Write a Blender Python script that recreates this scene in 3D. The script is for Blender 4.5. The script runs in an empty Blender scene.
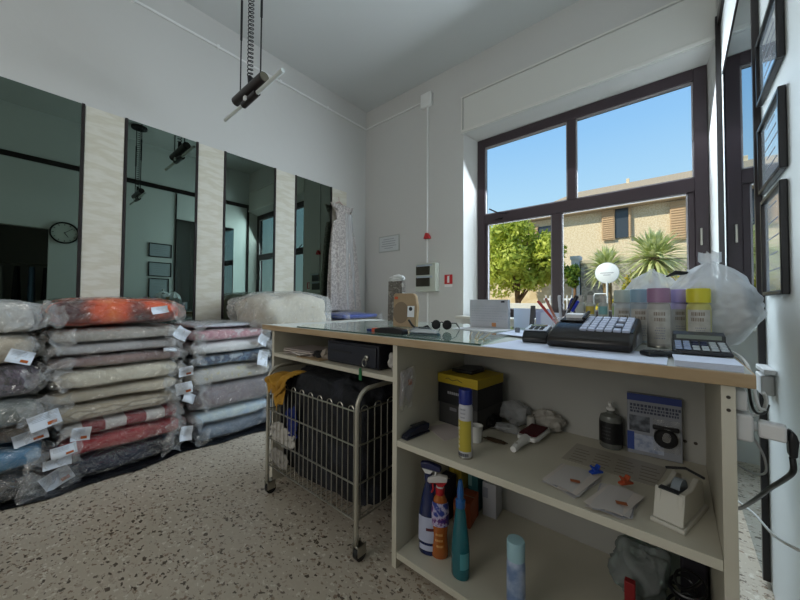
import bpy, math, random
from mathutils import Vector, Matrix, noise
random.seed(7)
PI = math.pi
S = bpy.context.scene
C = S.collection

# ------------------------------------------------------------------ camera
cam_data = bpy.data.cameras.new('camera')
cam = bpy.data.objects.new('camera', cam_data); C.objects.link(cam)
yaw, pitch, roll = 0.70538, 0.025013, 0.0060833
fw = Vector((-math.sin(yaw)*math.cos(pitch), math.cos(yaw)*math.cos(pitch), math.sin(pitch)))
rt = Vector((math.cos(yaw), math.sin(yaw), 0)); up = rt.cross(fw)
r2 = rt*math.cos(roll) + up*math.sin(roll); u2 = -rt*math.sin(roll) + up*math.cos(roll)
cam.matrix_world = Matrix(((r2.x, u2.x, -fw.x, 0), (r2.y, u2.y, -fw.y, 0), (r2.z, u2.z, -fw.z, 1.15), (0, 0, 0, 1)))
cam_data.sensor_width = 36.0
cam_data.lens = 326.77/800*36
cam_data.shift_x = (400-397.88)/800
cam_data.shift_y = -(300-293.04)/800
cam_data.clip_start = 0.02
S.camera = cam

# ------------------------------------------------------------------ light
world = bpy.data.worlds.new('sky'); S.world = world; world.use_nodes = True
wn = world.node_tree; wn.nodes.clear()
tc = wn.nodes.new('ShaderNodeTexCoord'); sx = wn.nodes.new('ShaderNodeSeparateXYZ')
rmp = wn.nodes.new('ShaderNodeValToRGB'); bg = wn.nodes.new('ShaderNodeBackground'); wo = wn.nodes.new('ShaderNodeOutputWorld')
wn.links.new(tc.outputs['Generated'], sx.inputs[0]); wn.links.new(sx.outputs[2], rmp.inputs[0])
wn.links.new(rmp.outputs[0], bg.inputs[0]); wn.links.new(bg.outputs[0], wo.inputs[0])
el = rmp.color_ramp.elements
el[0].position = 0.0; el[0].color = (0.74, 0.86, 0.93, 1)
el[1].position = 0.75; el[1].color = (0.13, 0.33, 0.80, 1)
e = el.new(0.20); e.color = (0.55, 0.79, 0.97, 1)
e = el.new(0.42); e.color = (0.33, 0.60, 0.95, 1)
bg.inputs[1].default_value = 1.05

def light(name, kind, energy, color, loc, rot, **kw):
    d = bpy.data.lights.new(name, kind); d.energy = energy; d.color = color
    for k, v in kw.items(): setattr(d, k, v)
    o = bpy.data.objects.new(name, d); C.objects.link(o); o.location = loc; o.rotation_euler = rot
    return o
sun = light('sun', 'SUN', 5.4, (1.0, 0.89, 0.74), (0, 0, 10), (0, 0, 0), angle=0.009)
sun.rotation_euler = Vector((0.50, 0.62, -0.60)).to_track_quat('-Z', 'Y').to_euler()
# added fill lamp behind the camera, and daylight through the front window
light('rear_fill_light', 'AREA', 40, (1.0, 0.95, 0.88), (-1.7, -3.42, 2.35), (PI/2, 0, 0), shape='RECTANGLE', size=2.6, size_y=2.2)
fwl = light('front_window_light', 'AREA', 172, (0.80, 0.90, 1.0), (-0.8, 3.80, 2.1), (-PI/2+.42, 0, 0), shape='RECTANGLE', size=2.0, size_y=2.0)

fwl.visible_glossy = False
S.view_settings.view_transform = 'Standard'; S.view_settings.look = 'None'
S.view_settings.exposure = 0.0; S.view_settings.gamma = 1.0
S.view_settings.use_curve_mapping = False

# ------------------------------------------------------------------ materials
def lin(h):
    h = h.lstrip('#'); v = [int(h[i:i+2], 16)/255 for i in (0, 2, 4)]
    return tuple([(c/12.92 if c <= .04045 else ((c+.055)/1.055)**2.4) for c in v]) + (1,)
_m = {}
def mat(name, col='888888', rough=.6, metal=0, col2=None, ns=8, nd=4, bump=0, bs=30, coat=0, tex='noise', stretch=(1,1,1), lo=.4, hi=.6, sheen=0, spec=.5):
    if name in _m: return _m[name]
    m = bpy.data.materials.new(name); m.use_nodes = True; nt = m.node_tree; b = nt.nodes['Principled BSDF']
    b.inputs['Base Color'].default_value = lin(col); b.inputs['Roughness'].default_value = rough; b.inputs['Metallic'].default_value = metal
    b.inputs['Coat Weight'].default_value = coat; b.inputs['Coat Roughness'].default_value = .05
    b.inputs['Specular IOR Level'].default_value = spec
    if sheen: b.inputs['Sheen Weight'].default_value = sheen
    tc = nt.nodes.new('ShaderNodeTexCoord'); mp = nt.nodes.new('ShaderNodeMapping'); mp.inputs['Scale'].default_value = stretch
    nt.links.new(tc.outputs['Object'], mp.inputs[0])
    if col2 is not None:
        if tex == 'noise':
            n = nt.nodes.new('ShaderNodeTexNoise'); n.inputs['Scale'].default_value = ns; n.inputs['Detail'].default_value = nd; out = n.outputs[0]
        elif tex == 'wave':
            n = nt.nodes.new('ShaderNodeTexWave'); n.inputs['Scale'].default_value = ns; n.inputs['Distortion'].default_value = nd; out = n.outputs[0]
        elif tex == 'voronoi':
            n = nt.nodes.new('ShaderNodeTexVoronoi'); n.inputs['Scale'].default_value = ns; out = n.outputs[0]
        elif tex == 'brick':
            n = nt.nodes.new('ShaderNodeTexBrick'); n.inputs['Scale'].default_value = ns; out = n.outputs['Fac']
        elif tex == 'checker':
            n = nt.nodes.new('ShaderNodeTexChecker'); n.inputs['Scale'].default_value = ns; out = n.outputs['Fac']
        nt.links.new(mp.outputs[0], n.inputs[0])
        r = nt.nodes.new('ShaderNodeValToRGB'); nt.links.new(out, r.inputs[0]); nt.links.new(r.outputs[0], b.inputs['Base Color'])
        cols = [col] + (list(col2) if isinstance(col2, (list, tuple)) else [col2])
        k = len(cols)
        r.color_ramp.elements[0].position = lo; r.color_ramp.elements[0].color = lin(cols[0])
        r.color_ramp.elements[1].position = hi; r.color_ramp.elements[1].color = lin(cols[-1])
        for i in range(1, k-1):
            e = r.color_ramp.elements.new(lo+(hi-lo)*i/(k-1)); e.color = lin(cols[i])
    if bump:
        n2 = nt.nodes.new('ShaderNodeTexNoise'); n2.inputs['Scale'].default_value = bs; n2.inputs['Detail'].default_value = 5
        nt.links.new(mp.outputs[0], n2.inputs[0])
        bm = nt.nodes.new('ShaderNodeBump'); bm.inputs['Strength'].default_value = bump; bm.inputs['Distance'].default_value = .02
        nt.links.new(n2.outputs[0], bm.inputs['Height']); nt.links.new(bm.outputs[0], b.inputs['Normal'])
    _m[name] = m; return m

def film(name, tint='ffffff', opac=.12, rough=.12, gl='ffffff', bump=.7, bs=26, facing=.22, base=.10):
    """thin clear plastic: transparent with crinkled glossy streaks and a faint milky body"""
    if name in _m: return _m[name]
    m = bpy.data.materials.new(name); m.use_nodes = True; nt = m.node_tree; nt.nodes.clear()
    N = nt.nodes.new; L = nt.links.new
    out = N('ShaderNodeOutputMaterial'); tr = N('ShaderNodeBsdfTransparent'); tr.inputs[0].default_value = lin(tint)
    g = N('ShaderNodeBsdfGlossy'); g.inputs[0].default_value = lin(gl); g.inputs['Roughness'].default_value = rough
    d = N('ShaderNodeBsdfDiffuse'); d.inputs[0].default_value = lin('f2f4f6')
    tc = N('ShaderNodeTexCoord'); n = N('ShaderNodeTexNoise'); n.inputs['Scale'].default_value = bs; n.inputs['Detail'].default_value = 3; n.inputs['Distortion'].default_value = 1.2
    L(tc.outputs['Object'], n.inputs[0])
    b = N('ShaderNodeBump'); b.inputs['Strength'].default_value = bump; b.inputs['Distance'].default_value = .03; b.inputs['Distance'].default_value = .12; L(n.outputs[0], b.inputs['Height']); L(b.outputs[0], g.inputs['Normal'])
    lw = N('ShaderNodeLayerWeight'); lw.inputs[0].default_value = facing; lw.inputs[0].default_value = .5; pw_ = N('ShaderNodeMath'); pw_.operation = 'POWER'; pw_.inputs[1].default_value = 4.0; L(lw.outputs['Facing'], pw_.inputs[0]); bs_ = N('ShaderNodeMath'); bs_.operation = 'MULTIPLY_ADD'; bs_.use_clamp = True; bs_.inputs[1].default_value = facing*2; bs_.inputs[2].default_value = base; L(pw_.outputs[0], bs_.inputs[0])
    m1 = N('ShaderNodeMixShader'); L(bs_.outputs[0], m1.inputs[0]); L(tr.outputs[0], m1.inputs[1]); L(g.outputs[0], m1.inputs[2])
    m2 = N('ShaderNodeMixShader'); m2.inputs[0].default_value = opac; L(m1.outputs[0], m2.inputs[1]); L(d.outputs[0], m2.inputs[2])
    L(m2.outputs[0], out.inputs[0]); _m[name] = m; return m

def clear(name, col, alpha=.5, rough=.1):
    """coloured see-through plastic or liquid"""
    if name in _m: return _m[name]
    m = bpy.data.materials.new(name); m.use_nodes = True; nt = m.node_tree; b = nt.nodes['Principled BSDF']
    b.inputs['Base Color'].default_value = lin(col); b.inputs['Roughness'].default_value = rough; b.inputs['Coat Weight'].default_value = .6
    tr = nt.nodes.new('ShaderNodeBsdfTransparent'); tr.inputs[0].default_value = lin(col)
    mx = nt.nodes.new('ShaderNodeMixShader'); mx.inputs[0].default_value = alpha
    nt.links.new(tr.outputs[0], mx.inputs[1]); nt.links.new(b.outputs[0], mx.inputs[2]); nt.links.new(mx.outputs[0], nt.nodes['Material Output'].inputs[0])
    _m[name] = m; return m

def mirror(name, col, rough=0.0):
    m = bpy.data.materials.new(name); m.use_nodes = True; nt = m.node_tree; nt.nodes.clear()
    g = nt.nodes.new('ShaderNodeBsdfGlossy'); g.inputs[0].default_value = col; g.inputs['Roughness'].default_value = rough
    o = nt.nodes.new('ShaderNodeOutputMaterial'); nt.links.new(g.outputs[0], o.inputs[0]); _m[name] = m; return m

def terrazzo():
    m = bpy.data.materials.new('terrazzo'); m.use_nodes = True; nt = m.node_tree; b = nt.nodes['Principled BSDF']
    N = nt.nodes.new; L = nt.links.new; tc = N('ShaderNodeTexCoord')
    def vor(scale, seedoff, thr):
        mp = N('ShaderNodeMapping'); mp.inputs['Location'].default_value = (seedoff, seedoff*2, 0); mp.inputs['Scale'].default_value = (1, 1.35, 1); L(tc.outputs['Object'], mp.inputs[0])
        nz = N('ShaderNodeTexNoise'); nz.inputs['Scale'].default_value = scale*1.3; L(mp.outputs[0], nz.inputs[0])
        ad = N('ShaderNodeMixRGB'); ad.blend_type = 'LINEAR_LIGHT'; ad.inputs[0].default_value = .022; L(mp.outputs[0], ad.inputs[1]); L(nz.outputs[1], ad.inputs[2])
        v = N('ShaderNodeTexVoronoi'); v.inputs['Scale'].default_value = scale; L(ad.outputs[0], v.inputs[0])
        return v
    v1 = vor(46, 0, 0); v2 = vor(32, 3.1, 0)
    sp = N('ShaderNodeSeparateColor'); L(v1.outputs['Color'], sp.inputs[0])
    cr = N('ShaderNodeValToRGB'); L(sp.outputs[0], cr.inputs[0]); cr.color_ramp.interpolation = 'CONSTANT'
    es = cr.color_ramp.elements; es[0].position = 0; es[0].color = lin('7d7063'); es[1].position = .13; es[1].color = lin('cbc1b1')
    for p, c in ((.3, 'b5a797'), (.45, 'dbd4c6'), (.62, 'a08f7c'), (.74, 'cabfae'), (.9, '96806e')):
        e = es.new(p); e.color = lin(c)
    # matrix between chips
    mask = N('ShaderNodeMath'); mask.operation = 'GREATER_THAN'; mask.inputs[1].default_value = .42; L(v1.outputs['Distance'], mask.inputs[0])
    mx = N('ShaderNodeMixRGB'); L(mask.outputs[0], mx.inputs[0]); L(cr.outputs[0], mx.inputs[1]); mx.inputs[2].default_value = lin('c6bbaa')
    sp2 = N('ShaderNodeSeparateColor'); L(v2.outputs['Color'], sp2.inputs[0])
    dk = N('ShaderNodeMath'); dk.operation = 'GREATER_THAN'; dk.inputs[1].default_value = .78; L(sp2.outputs[1], dk.inputs[0])
    nr = N('ShaderNodeMath'); nr.operation = 'LESS_THAN'; nr.inputs[1].default_value = .33; L(v2.outputs['Distance'], nr.inputs[0])
    ml = N('ShaderNodeMath'); ml.operation = 'MULTIPLY'; L(dk.outputs[0], ml.inputs[0]); L(nr.outputs[0], ml.inputs[1])
    mx2 = N('ShaderNodeMixRGB'); L(ml.outputs[0], mx2.inputs[0]); L(mx.outputs[0], mx2.inputs[1]); mx2.inputs[2].default_value = lin('62564a')
    bg = N('ShaderNodeTexNoise'); bg.inputs['Scale'].default_value = 1.4; L(tc.outputs['Object'], bg.inputs[0])
    mx3 = N('ShaderNodeMixRGB'); mx3.blend_type = 'MULTIPLY'; mx3.inputs[0].default_value = .12; L(mx2.outputs[0], mx3.inputs[1]); L(bg.outputs[0], mx3.inputs[2])
    L(mx3.outputs[0], b.inputs['Base Color']); b.inputs['Roughness'].default_value = .33
    return m

def leafmat(name, c1, c2):
    m = bpy.data.materials.new(name); m.use_nodes = True; nt = m.node_tree; b = nt.nodes['Principled BSDF']
    N = nt.nodes.new; L = nt.links.new
    g = N('ShaderNodeTexCoord'); n = N('ShaderNodeTexNoise'); n.inputs['Scale'].default_value = 6; L(g.outputs['Object'], n.inputs[0])
    r = N('ShaderNodeValToRGB'); r.color_ramp.elements[0].position = .35; r.color_ramp.elements[1].position = .65
    r.color_ramp.elements[0].color = lin(c1); r.color_ramp.elements[1].color = lin(c2); L(n.outputs[0], r.inputs[0]); L(r.outputs[0], b.inputs['Base Color'])
    b.inputs['Roughness'].default_value = .6
    t = N('ShaderNodeBsdfTranslucent'); L(r.outputs[0], t.inputs[0]); mx = N('ShaderNodeMixShader'); mx.inputs[0].default_value = .35
    L(b.outputs[0], mx.inputs[1]); L(t.outputs[0], mx.inputs[2]); L(mx.outputs[0], nt.nodes['Material Output'].inputs[0])
    return m

def floral(name, base, spots, scale=7):
    m = bpy.data.materials.new(name); m.use_nodes = True; nt = m.node_tree; b = nt.nodes['Principled BSDF']
    N = nt.nodes.new; L = nt.links.new; tc = N('ShaderNodeTexCoord'); v = N('ShaderNodeTexVoronoi'); v.inputs['Scale'].default_value = scale
    nz = N('ShaderNodeTexNoise'); nz.inputs['Scale'].default_value = scale*3; L(tc.outputs['Object'], nz.inputs[0])
    ad = N('ShaderNodeMixRGB'); ad.blend_type = 'LINEAR_LIGHT'; ad.inputs[0].default_value = .05; L(tc.outputs['Object'], ad.inputs[1]); L(nz.outputs[1], ad.inputs[2]); L(ad.outputs[0], v.inputs[0])
    r = N('ShaderNodeValToRGB'); es = r.color_ramp.elements; n = len(spots)
    es[0].position = 0; es[0].color = lin(spots[0]); es[1].position = .62 if len(spots) < 5 else .80; es[1].color = lin(base)
    for i in range(1, n): e = es.new((.5 if n < 5 else .78)*i/n); e.color = lin(spots[i])
    L(v.outputs['Distance'], r.inputs[0]); L(r.outputs[0], b.inputs['Base Color']); b.inputs['Roughness'].default_value = .8
    _m[name] = m; return m

wall_m = mat('wall_paint', 'c9c8c5', .85, bump=.12, bs=9)
ceil_m = mat('ceiling_paint', 'c9cbca', .9, bump=.06, bs=5)
panel_m = mat('panel_white', 'dfe3e2', .45)
trim_dark = mat('dark_brown_trim', '241d1d', .35)
frame_m = mat('window_frame_brown', '33262c', .4)
marble = mat('cream_marble_laminate', 'd3cfc0', .3, col2=['cbc5b4', 'd7d3c7', 'cfcabb'], ns=7, nd=6, stretch=(1, .6, 2.4), lo=.3, hi=.7)
lamin = mat('cream_laminate', 'cdc8b8', .5, col2=['c6c1b0'], ns=3, nd=2)
wood = mat('beech_edge', 'b39c7c', .5, col2='a58c6a', ns=4, nd=5, stretch=(1, 8, 8))
topm = mat('grey_laminate_top', 'cfd2cc', .25)
black = mat('black_plastic', '131316', .35)
blackm = mat('black_satin', '1a1a1c', .55)
dgrey = mat('dark_grey_plastic', '2b2d31', .4)
whitep = mat('white_plastic', 'e4e4e2', .4)
paper = mat('white_paper', 'e6e8ec', .8)
bpaper = mat('bluish_paper', 'ccd4e6', .8)
chrome = mat('chrome_wire', 'aaa89f', .28, metal=1)
steelp = mat('grey_painted_tube', 'b5b1a4', .4, metal=.6)
orange_ink = mat('orange_sticker', 'b8602e', .8)
ink = mat('grey_print', '8a8d96', .8)
dink = mat('dark_print', '2e3038', .8)
red = mat('red_plastic', 'b3262a', .5)
tagm = mat('receipt_paper', 'dfe4ec', .75)
mir_l = mirror('smoked_mirror_glass', (.165, .21, .18, 1))
mir_r = mirror('clear_mirror_glass', (.62, .68, .72, 1))
wrap = film('clear_garment_plastic', opac=.02, rough=.05, bump=1.0, bs=12, base=.19, facing=.25)
wrap2 = film('milky_plastic', opac=.14, rough=.07, bump=1.0, bs=11, base=.20)
bagw = film('white_sack_plastic', opac=.45, rough=.22, bump=.8, bs=14, facing=.35)
glass = film('window_glass', tint='f6fbfb', opac=0.0, rough=0.0, bump=0.0, facing=.12, base=0.0)

# ------------------------------------------------------------------ mesh builder
class MB:
    def __init__(s): s.v = []; s.f = []
    def add(s, vs, fs, M=None):
        o = len(s.v); s.v += [(M @ Vector(p) if M else Vector(p)) for p in vs]; s.f += [tuple(i+o for i in f) for f in fs]; return s
    def box(s, x0, x1, y0, y1, z0, z1, M=None):
        v = [(x, y, z) for x in (x0, x1) for y in (y0, y1) for z in (z0, z1)]
        return s.add(v, [(0,1,3,2), (4,6,7,5), (0,4,5,1), (2,3,7,6), (0,2,6,4), (1,5,7,3)], M)
    def tube(s, pts, r, n=10, cap=True, rs=None):
        pts = [Vector(p) for p in pts]; k = len(pts); rings = []; prev = None
        for i, p in enumerate(pts):
            t = (pts[min(i+1, k-1)] - pts[max(i-1, 0)]).normalized()
            if prev is None:
                a = Vector((0, 0, 1)) if abs(t.z) < .9 else Vector((1, 0, 0)); u = t.cross(a).normalized()
            else: u = (prev - t*prev.dot(t)).normalized()
            prev = u; w = t.cross(u); rr = rs[i] if rs else r
            rings.append([p + (u*math.cos(2*PI*j/n) + w*math.sin(2*PI*j/n))*rr for j in range(n)])
        vs = [q for rg in rings for q in rg]
        fs = [(i*n+j, i*n+(j+1) % n, (i+1)*n+(j+1) % n, (i+1)*n+j) for i in range(k-1) for j in range(n)]
        if cap: fs += [tuple(range(n))[::-1], tuple((k-1)*n+j for j in range(n))]
        return s.add(vs, fs)
    def lathe(s, prof, c=(0,0,0), n=24, M=None, sy=1.0):
        vs = []; k = len(prof)
        for r, z in prof:
            for j in range(n): vs.append((c[0]+r*math.cos(2*PI*j/n), c[1]+r*sy*math.sin(2*PI*j/n), c[2]+z))
        fs = [(i*n+j, i*n+(j+1) % n, (i+1)*n+(j+1) % n, (i+1)*n+j) for i in range(k-1) for j in range(n)]
        fs += [tuple(range(n))[::-1], tuple((k-1)*n+j for j in range(n))]
        return s.add(vs, fs, M)
    def prism(s, poly, a, b, axis='z', M=None):
        """extrude a 2D polygon between a and b along axis"""
        n = len(poly); P = []
        for t in (a, b):
            for p, q in poly: P.append({'z': (p, q, t), 'y': (p, t, q), 'x': (t, p, q)}[axis])
        fs = [tuple(range(n))[::-1], tuple(range(n, 2*n))] + [(i, (i+1) % n, n+(i+1) % n, n+i) for i in range(n)]
        return s.add(P, fs, M)
    def grid(s, fn, nu, nv, thick=0.0):
        vs = [Vector(fn(i/nu, j/nv)) for i in range(nu+1) for j in range(nv+1)]; w = nv+1
        fs = [(i*w+j, i*w+j+1, (i+1)*w+j+1, (i+1)*w+j) for i in range(nu) for j in range(nv)]
        if thick:
            n = (vs[w]-vs[0]).cross(vs[1]-vs[0]).normalized()*thick; m = len(vs)
            vs += [v+n for v in vs[:m]]; fs += [tuple(m+k for k in f[::-1]) for f in list(fs)]
            ring = [j for j in range(w)] + [i*w+nv for i in range(1, nu+1)] + [nu*w+j for j in range(nv-1, -1, -1)] + [i*w for i in range(nu-1, 0, -1)]
            fs += [(ring[k], ring[(k+1) % len(ring)], m+ring[(k+1) % len(ring)], m+ring[k]) for k in range(len(ring))]
        return s.add(vs, fs)
    def build(s, name, m, parent=None, world=False, bevel=0, smooth=True, ang=40):
        me = bpy.data.meshes.new(name); off = Vector((0,0,0))
        if world and parent: off = parent.location
        me.from_pydata([tuple(v-off) for v in s.v], [], s.f); me.validate(); me.update()
        import bmesh
        bm = bmesh.new(); bm.from_mesh(me); bmesh.ops.recalc_face_normals(bm, faces=bm.faces); bm.to_mesh(me); bm.free()
        if smooth:
            me.polygons.foreach_set('use_smooth', [True]*len(me.polygons)); me.set_sharp_from_angle(angle=math.radians(ang))
        o = bpy.data.objects.new(name, me); C.objects.link(o); me.materials.append(m)
        if parent: o.parent = parent
        if bevel:
            b = o.modifiers.new('bevel', 'BEVEL'); b.width = bevel; b.segments = 2; b.limit_method = 'ANGLE'
        return o

def thing(name, label, cat, loc=(0,0,0), rz=0, group=None):
    o = bpy.data.objects.new(name, None); C.objects.link(o); o.location = loc; o.rotation_euler = (0, 0, rz); o.empty_display_size = .05
    o['label'] = label; o['category'] = cat
    if group: o['group'] = group
    return o
def tag(o, label, cat, group=None, kind=None):
    o['label'] = label; o['category'] = cat
    if group: o['group'] = group
    if kind: o['kind'] = kind
    return o
def struct(o): o['kind'] = 'structure'; return o
def copy_thing(root, loc, rz, label):
    r = root.copy(); C.objects.link(r); r.location = loc; r.rotation_euler = (0, 0, rz); r['label'] = label
    def rec(src, dst):
        for ch in list(src.children):
            c = ch.copy(); C.objects.link(c); c.parent = dst; rec(ch, c)
    rec(root, r); return r
def recenter(o):
    """move a single mesh's origin to the middle of its base"""
    vs = [v.co.copy() for v in o.data.vertices]
    c = Vector(((min(v.x for v in vs)+max(v.x for v in vs))/2, (min(v.y for v in vs)+max(v.y for v in vs))/2, min(v.z for v in vs)))
    o.data.transform(Matrix.Translation(-c)); o.location = o.location + c; return o
def text_mb(txt, size, M, depth=.0005, align='CENTER'):
    cu = bpy.data.curves.new('lettering', 'FONT'); cu.body = txt; cu.size = size; cu.extrude = depth; cu.align_x = align; cu.align_y = 'CENTER'; cu.resolution_u = 3
    o = bpy.data.objects.new('lettering', cu); me = bpy.data.meshes.new_from_object(o)
    mb = MB(); mb.add([v.co for v in me.vertices], [tuple(p.vertices) for p in me.polygons], M)
    bpy.data.objects.remove(o); bpy.data.meshes.remove(me); bpy.data.curves.remove(cu); return mb
def frameM(o, x, y):
    """matrix with local x along x, y along y, origin o"""
    x = Vector(x).normalized(); y = Vector(y).normalized(); z = x.cross(y)
    return Matrix(((x.x, y.x, z.x, o[0]), (x.y, y.y, z.y, o[1]), (x.z, y.z, z.z, o[2]), (0,0,0,1)))
def T(x=0, y=0, z=0): return Matrix.Translation((x, y, z))
def RX(a): return Matrix.Rotation(a, 4, 'X')
def RY(a): return Matrix.Rotation(a, 4, 'Y')
def RZ(a): return Matrix.Rotation(a, 4, 'Z')

# ================================================================== ROOM SHELL
XL, XR, YW, YB, H = -3.6, 0.28, 3.455, -3.6, 4.05
struct(MB().box(-3.9, 2.4, -3.9, 3.76, -.2, 0).build('floor', terrazzo(), smooth=False))
struct(MB().box(-3.9, 2.4, -3.9, 3.76, H, H+.25).build('ceiling', ceil_m, smooth=False))
struct(MB().box(-3.9, XL, -3.9, 3.76, 0, H).build('wall_left', wall_m, smooth=False))
struct(MB().box(-3.6, 2.4, -3.9, YB, 0, H).build('wall_back', wall_m, smooth=False))
# window wall with splayed reveal
def window_wall():
    mb = MB(); A = [(-3.6, 0), (.6, 0), (.6, H), (-3.6, H)]
    o = [(-1.922, .985), (.250, .985), (.250, 3.165), (-1.922, 3.165)]; i = [(-1.825, .985), (.214, .985), (.214, 3.102), (-1.825, 3.102)]
    vs = [(x, YW, z) for x, z in A] + [(x, YW, z) for x, z in o] + [(x, 3.64, z) for x, z in i] + [(x, 3.76, z) for x, z in i] + [(x, 3.76, z) for x, z in A]
    fs = []
    for k in range(4):
        n = (k+1) % 4
        fs += [(k, n, 4+n, 4+k), (4+k, 4+n, 8+n, 8+k), (8+k, 8+n, 12+n, 12+k), (12+k, 12+n, 16+n, 16+k), (k, 16+k, 16+n, n)]
    return mb.add(vs, fs)
struct(window_wall().build('wall_window', wall_m, smooth=False))
# right wall: white panelling from the passage opening to the window wall, header above the opening
struct(MB().box(XR, XR+.12, .33, YW, 0, H).box(XR, XR+.12, -1.2, .33, 2.25, H).box(XR, XR+.12, YB, -1.2, 0, H).build('wall_right', panel_m, smooth=False))
struct(MB().box(2.2, 2.4, YB, .9, 0, H).box(XR+.12, 2.2, .7, .9, 0, H).build('wall_passage', wall_m, smooth=False))
struct(MB().box(XR-.018, XR, -3.5, 3.42, 3.25, 3.33).build('trim_1', trim_dark, smooth=False))
struct(MB().box(XR-.03, XR, 3.41, 3.45, 0, 3.33).build('trim_2', trim_dark, smooth=False))
struct(MB().box(-1.94, XR-.01, 3.30, YW+.18, .955, .985).build('trim_3', mat('sill_marble', 'c9c5bb', .3), bevel=.004))
# unseen opaque window, added behind the camera to go with the fill lamp
rw = struct(MB().box(-3.05, -.35, YB, YB+.05, .8, 3.1).build('added_rear_window', mat('added_window_pane', 'dfe6ea', .4), smooth=False))
MB().box(-3.1, -3.03, YB, YB+.08, .75, 3.15).box(-.37, -.3, YB, YB+.08, .75, 3.15).box(-3.1, -.3, YB, YB+.08, .75, .82).box(-3.1, -.3, YB, YB+.08, 3.08, 3.15).build('added_window_frame', frame_m, rw, smooth=False)

# front window: frame, panes, stays
wf = MB(); Y0, Y1 = 3.62, 3.70
wf.box(-1.822, -1.729, Y0, Y1, .985, 3.10).box(.127, .212, Y0, Y1, .985, 3.10).box(-1.729, .127, Y0, Y1, 3.0, 3.10)
wf.box(-1.729, .127, Y0, Y1, 2.07, 2.185).box(-1.729, .127, Y0, Y1, .985, 1.066).box(-.828, -.752, Y0, Y1, 2.185, 3.0).box(-.98, -.888, Y0, Y1, 1.066, 2.07)
wf.box(-1.729, -1.70, Y0+.01, Y1, 1.066, 2.07).box(.085, .127, Y0+.01, Y1, 1.066, 2.07)
win = struct(wf.build('window_1', frame_m, bevel=.004))
for nm, (a, b, c, d) in {'a': (-1.729, -.828, 2.185, 3.0), 'b': (-.752, .127, 2.185, 3.0), 'c': (-1.70, -.98, 1.066, 2.07), 'd': (-.888, .085, 1.066, 2.07)}.items():
    MB().box(a, b, 3.655, 3.661, c, d).build('window_pane', glass, win, smooth=False)
    t = .012
    MB().box(a, a+t, 3.63, 3.655, c, d).box(b-t, b, 3.63, 3.655, c, d).box(a, b, 3.63, 3.655, c, c+t).box(a, b, 3.63, 3.655, d-t, d).build('glazing_bead', mat('bead_grey', '8f8a8c', .5), win, smooth=False)
MB().tube([(-1.66, 3.60, 2.24), (-1.56, 3.595, 2.18), (-1.45, 3.605, 2.16)], .008).tube([(-1.60, 3.60, 2.10), (-1.50, 3.60, 2.115)], .007).build('window_stay', mat('stay_metal', '3a3436', .35, metal=.8), win)
MB().box(.155, .17, 3.60, 3.62, 1.62, 1.76).build('window_handle', chrome, win, bevel=.003)

# roller shutter box above the window
rsb = thing('roller_shutter_box', 'long white roller shutter cover panel above the window', 'shutter box', (-.85, 3.44, 3.17))
MB().box(-1.915, .262, 3.438, 3.4545, 3.205, 3.585).build('cover_panel', mat('cover_white', 'd2d1cb', .6), rsb, world=True, bevel=.004)
MB().box(-1.94, .262, 3.425, 3.4545, 3.166, 3.20).box(-1.945, -1.925, 3.43, 3.4545, 3.2, 3.61).box(-1.925, .262, 3.43, 3.4545, 3.592, 3.61).build('cover_frame', mat('cover_white2', 'd8d6d0', .6), rsb, world=True, bevel=.003)

# ---- left wall: smoked mirrors between marble pilaster panels
mts = [(-2.2, .334, 'broad smoked mirror with dark trim farthest left, above the clear duvet bags'),
       (.585, 1.150, 'second smoked wall mirror from the left, showing framed papers reflected'),
       (1.395, 1.975, 'third smoked wall mirror from the left, between two cream panels'),
       (2.232, 2.800, 'smoked wall mirror nearest the corner, beside the hanging white dress')]
for a, b, lab in mts:
    t = thing('wall_mirror', lab, 'mirror', (XL, (a+b)/2, .55), group='smoked mirrors along the left wall')
    MB().box(XL+.001, XL+.012, a+.02, b-.02, .55, 2.71).build('mirror_glass', mir_l, t, world=True, smooth=False)
    for c_, d_ in ((a, a+.019), (b-.018, b)): MB().box(XL+.001, XL+.022, c_, d_, .55, 2.712).build('edge_trim', trim_dark, t, world=True, smooth=False)
pan = [(.338, .581, 'cream veined panel between the first and second smoked mirrors'), (1.154, 1.391, 'cream veined panel between the second and third smoked mirrors'),
       (1.979, 2.228, 'cream veined panel between the third and fourth smoked mirrors'), (2.804, 3.06, 'cream veined panel behind the hanging white dress')]
for a, b, lab in pan:
    tag(recenter(MB().box(XL+.001, XL+.016, a, b, .4, 2.705).build('marble_panel', marble, smooth=False)), lab, 'wall panel', 'cream marble panels on the left wall')

# ---- right wall mirror and trim
t = thing('wall_mirror', 'tall clear mirror on the right wall, reflecting the window', 'mirror', (XR, 2.57, .02))
MB().box(XR-.018, XR-.001, 2.035, 3.12, .02, 2.72).build('mirror_glass', mir_r, t, world=True, smooth=False)
MB().box(XR-.022, XR-.001, 2.012, 2.032, .02, 3.24).build('edge_trim', trim_dark, t, world=True, smooth=False)
MB().box(XR-.022, XR-.001, 2.035, 3.12, 2.722, 2.735).build('top_trim', trim_dark, t, world=True, smooth=False)

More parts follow.
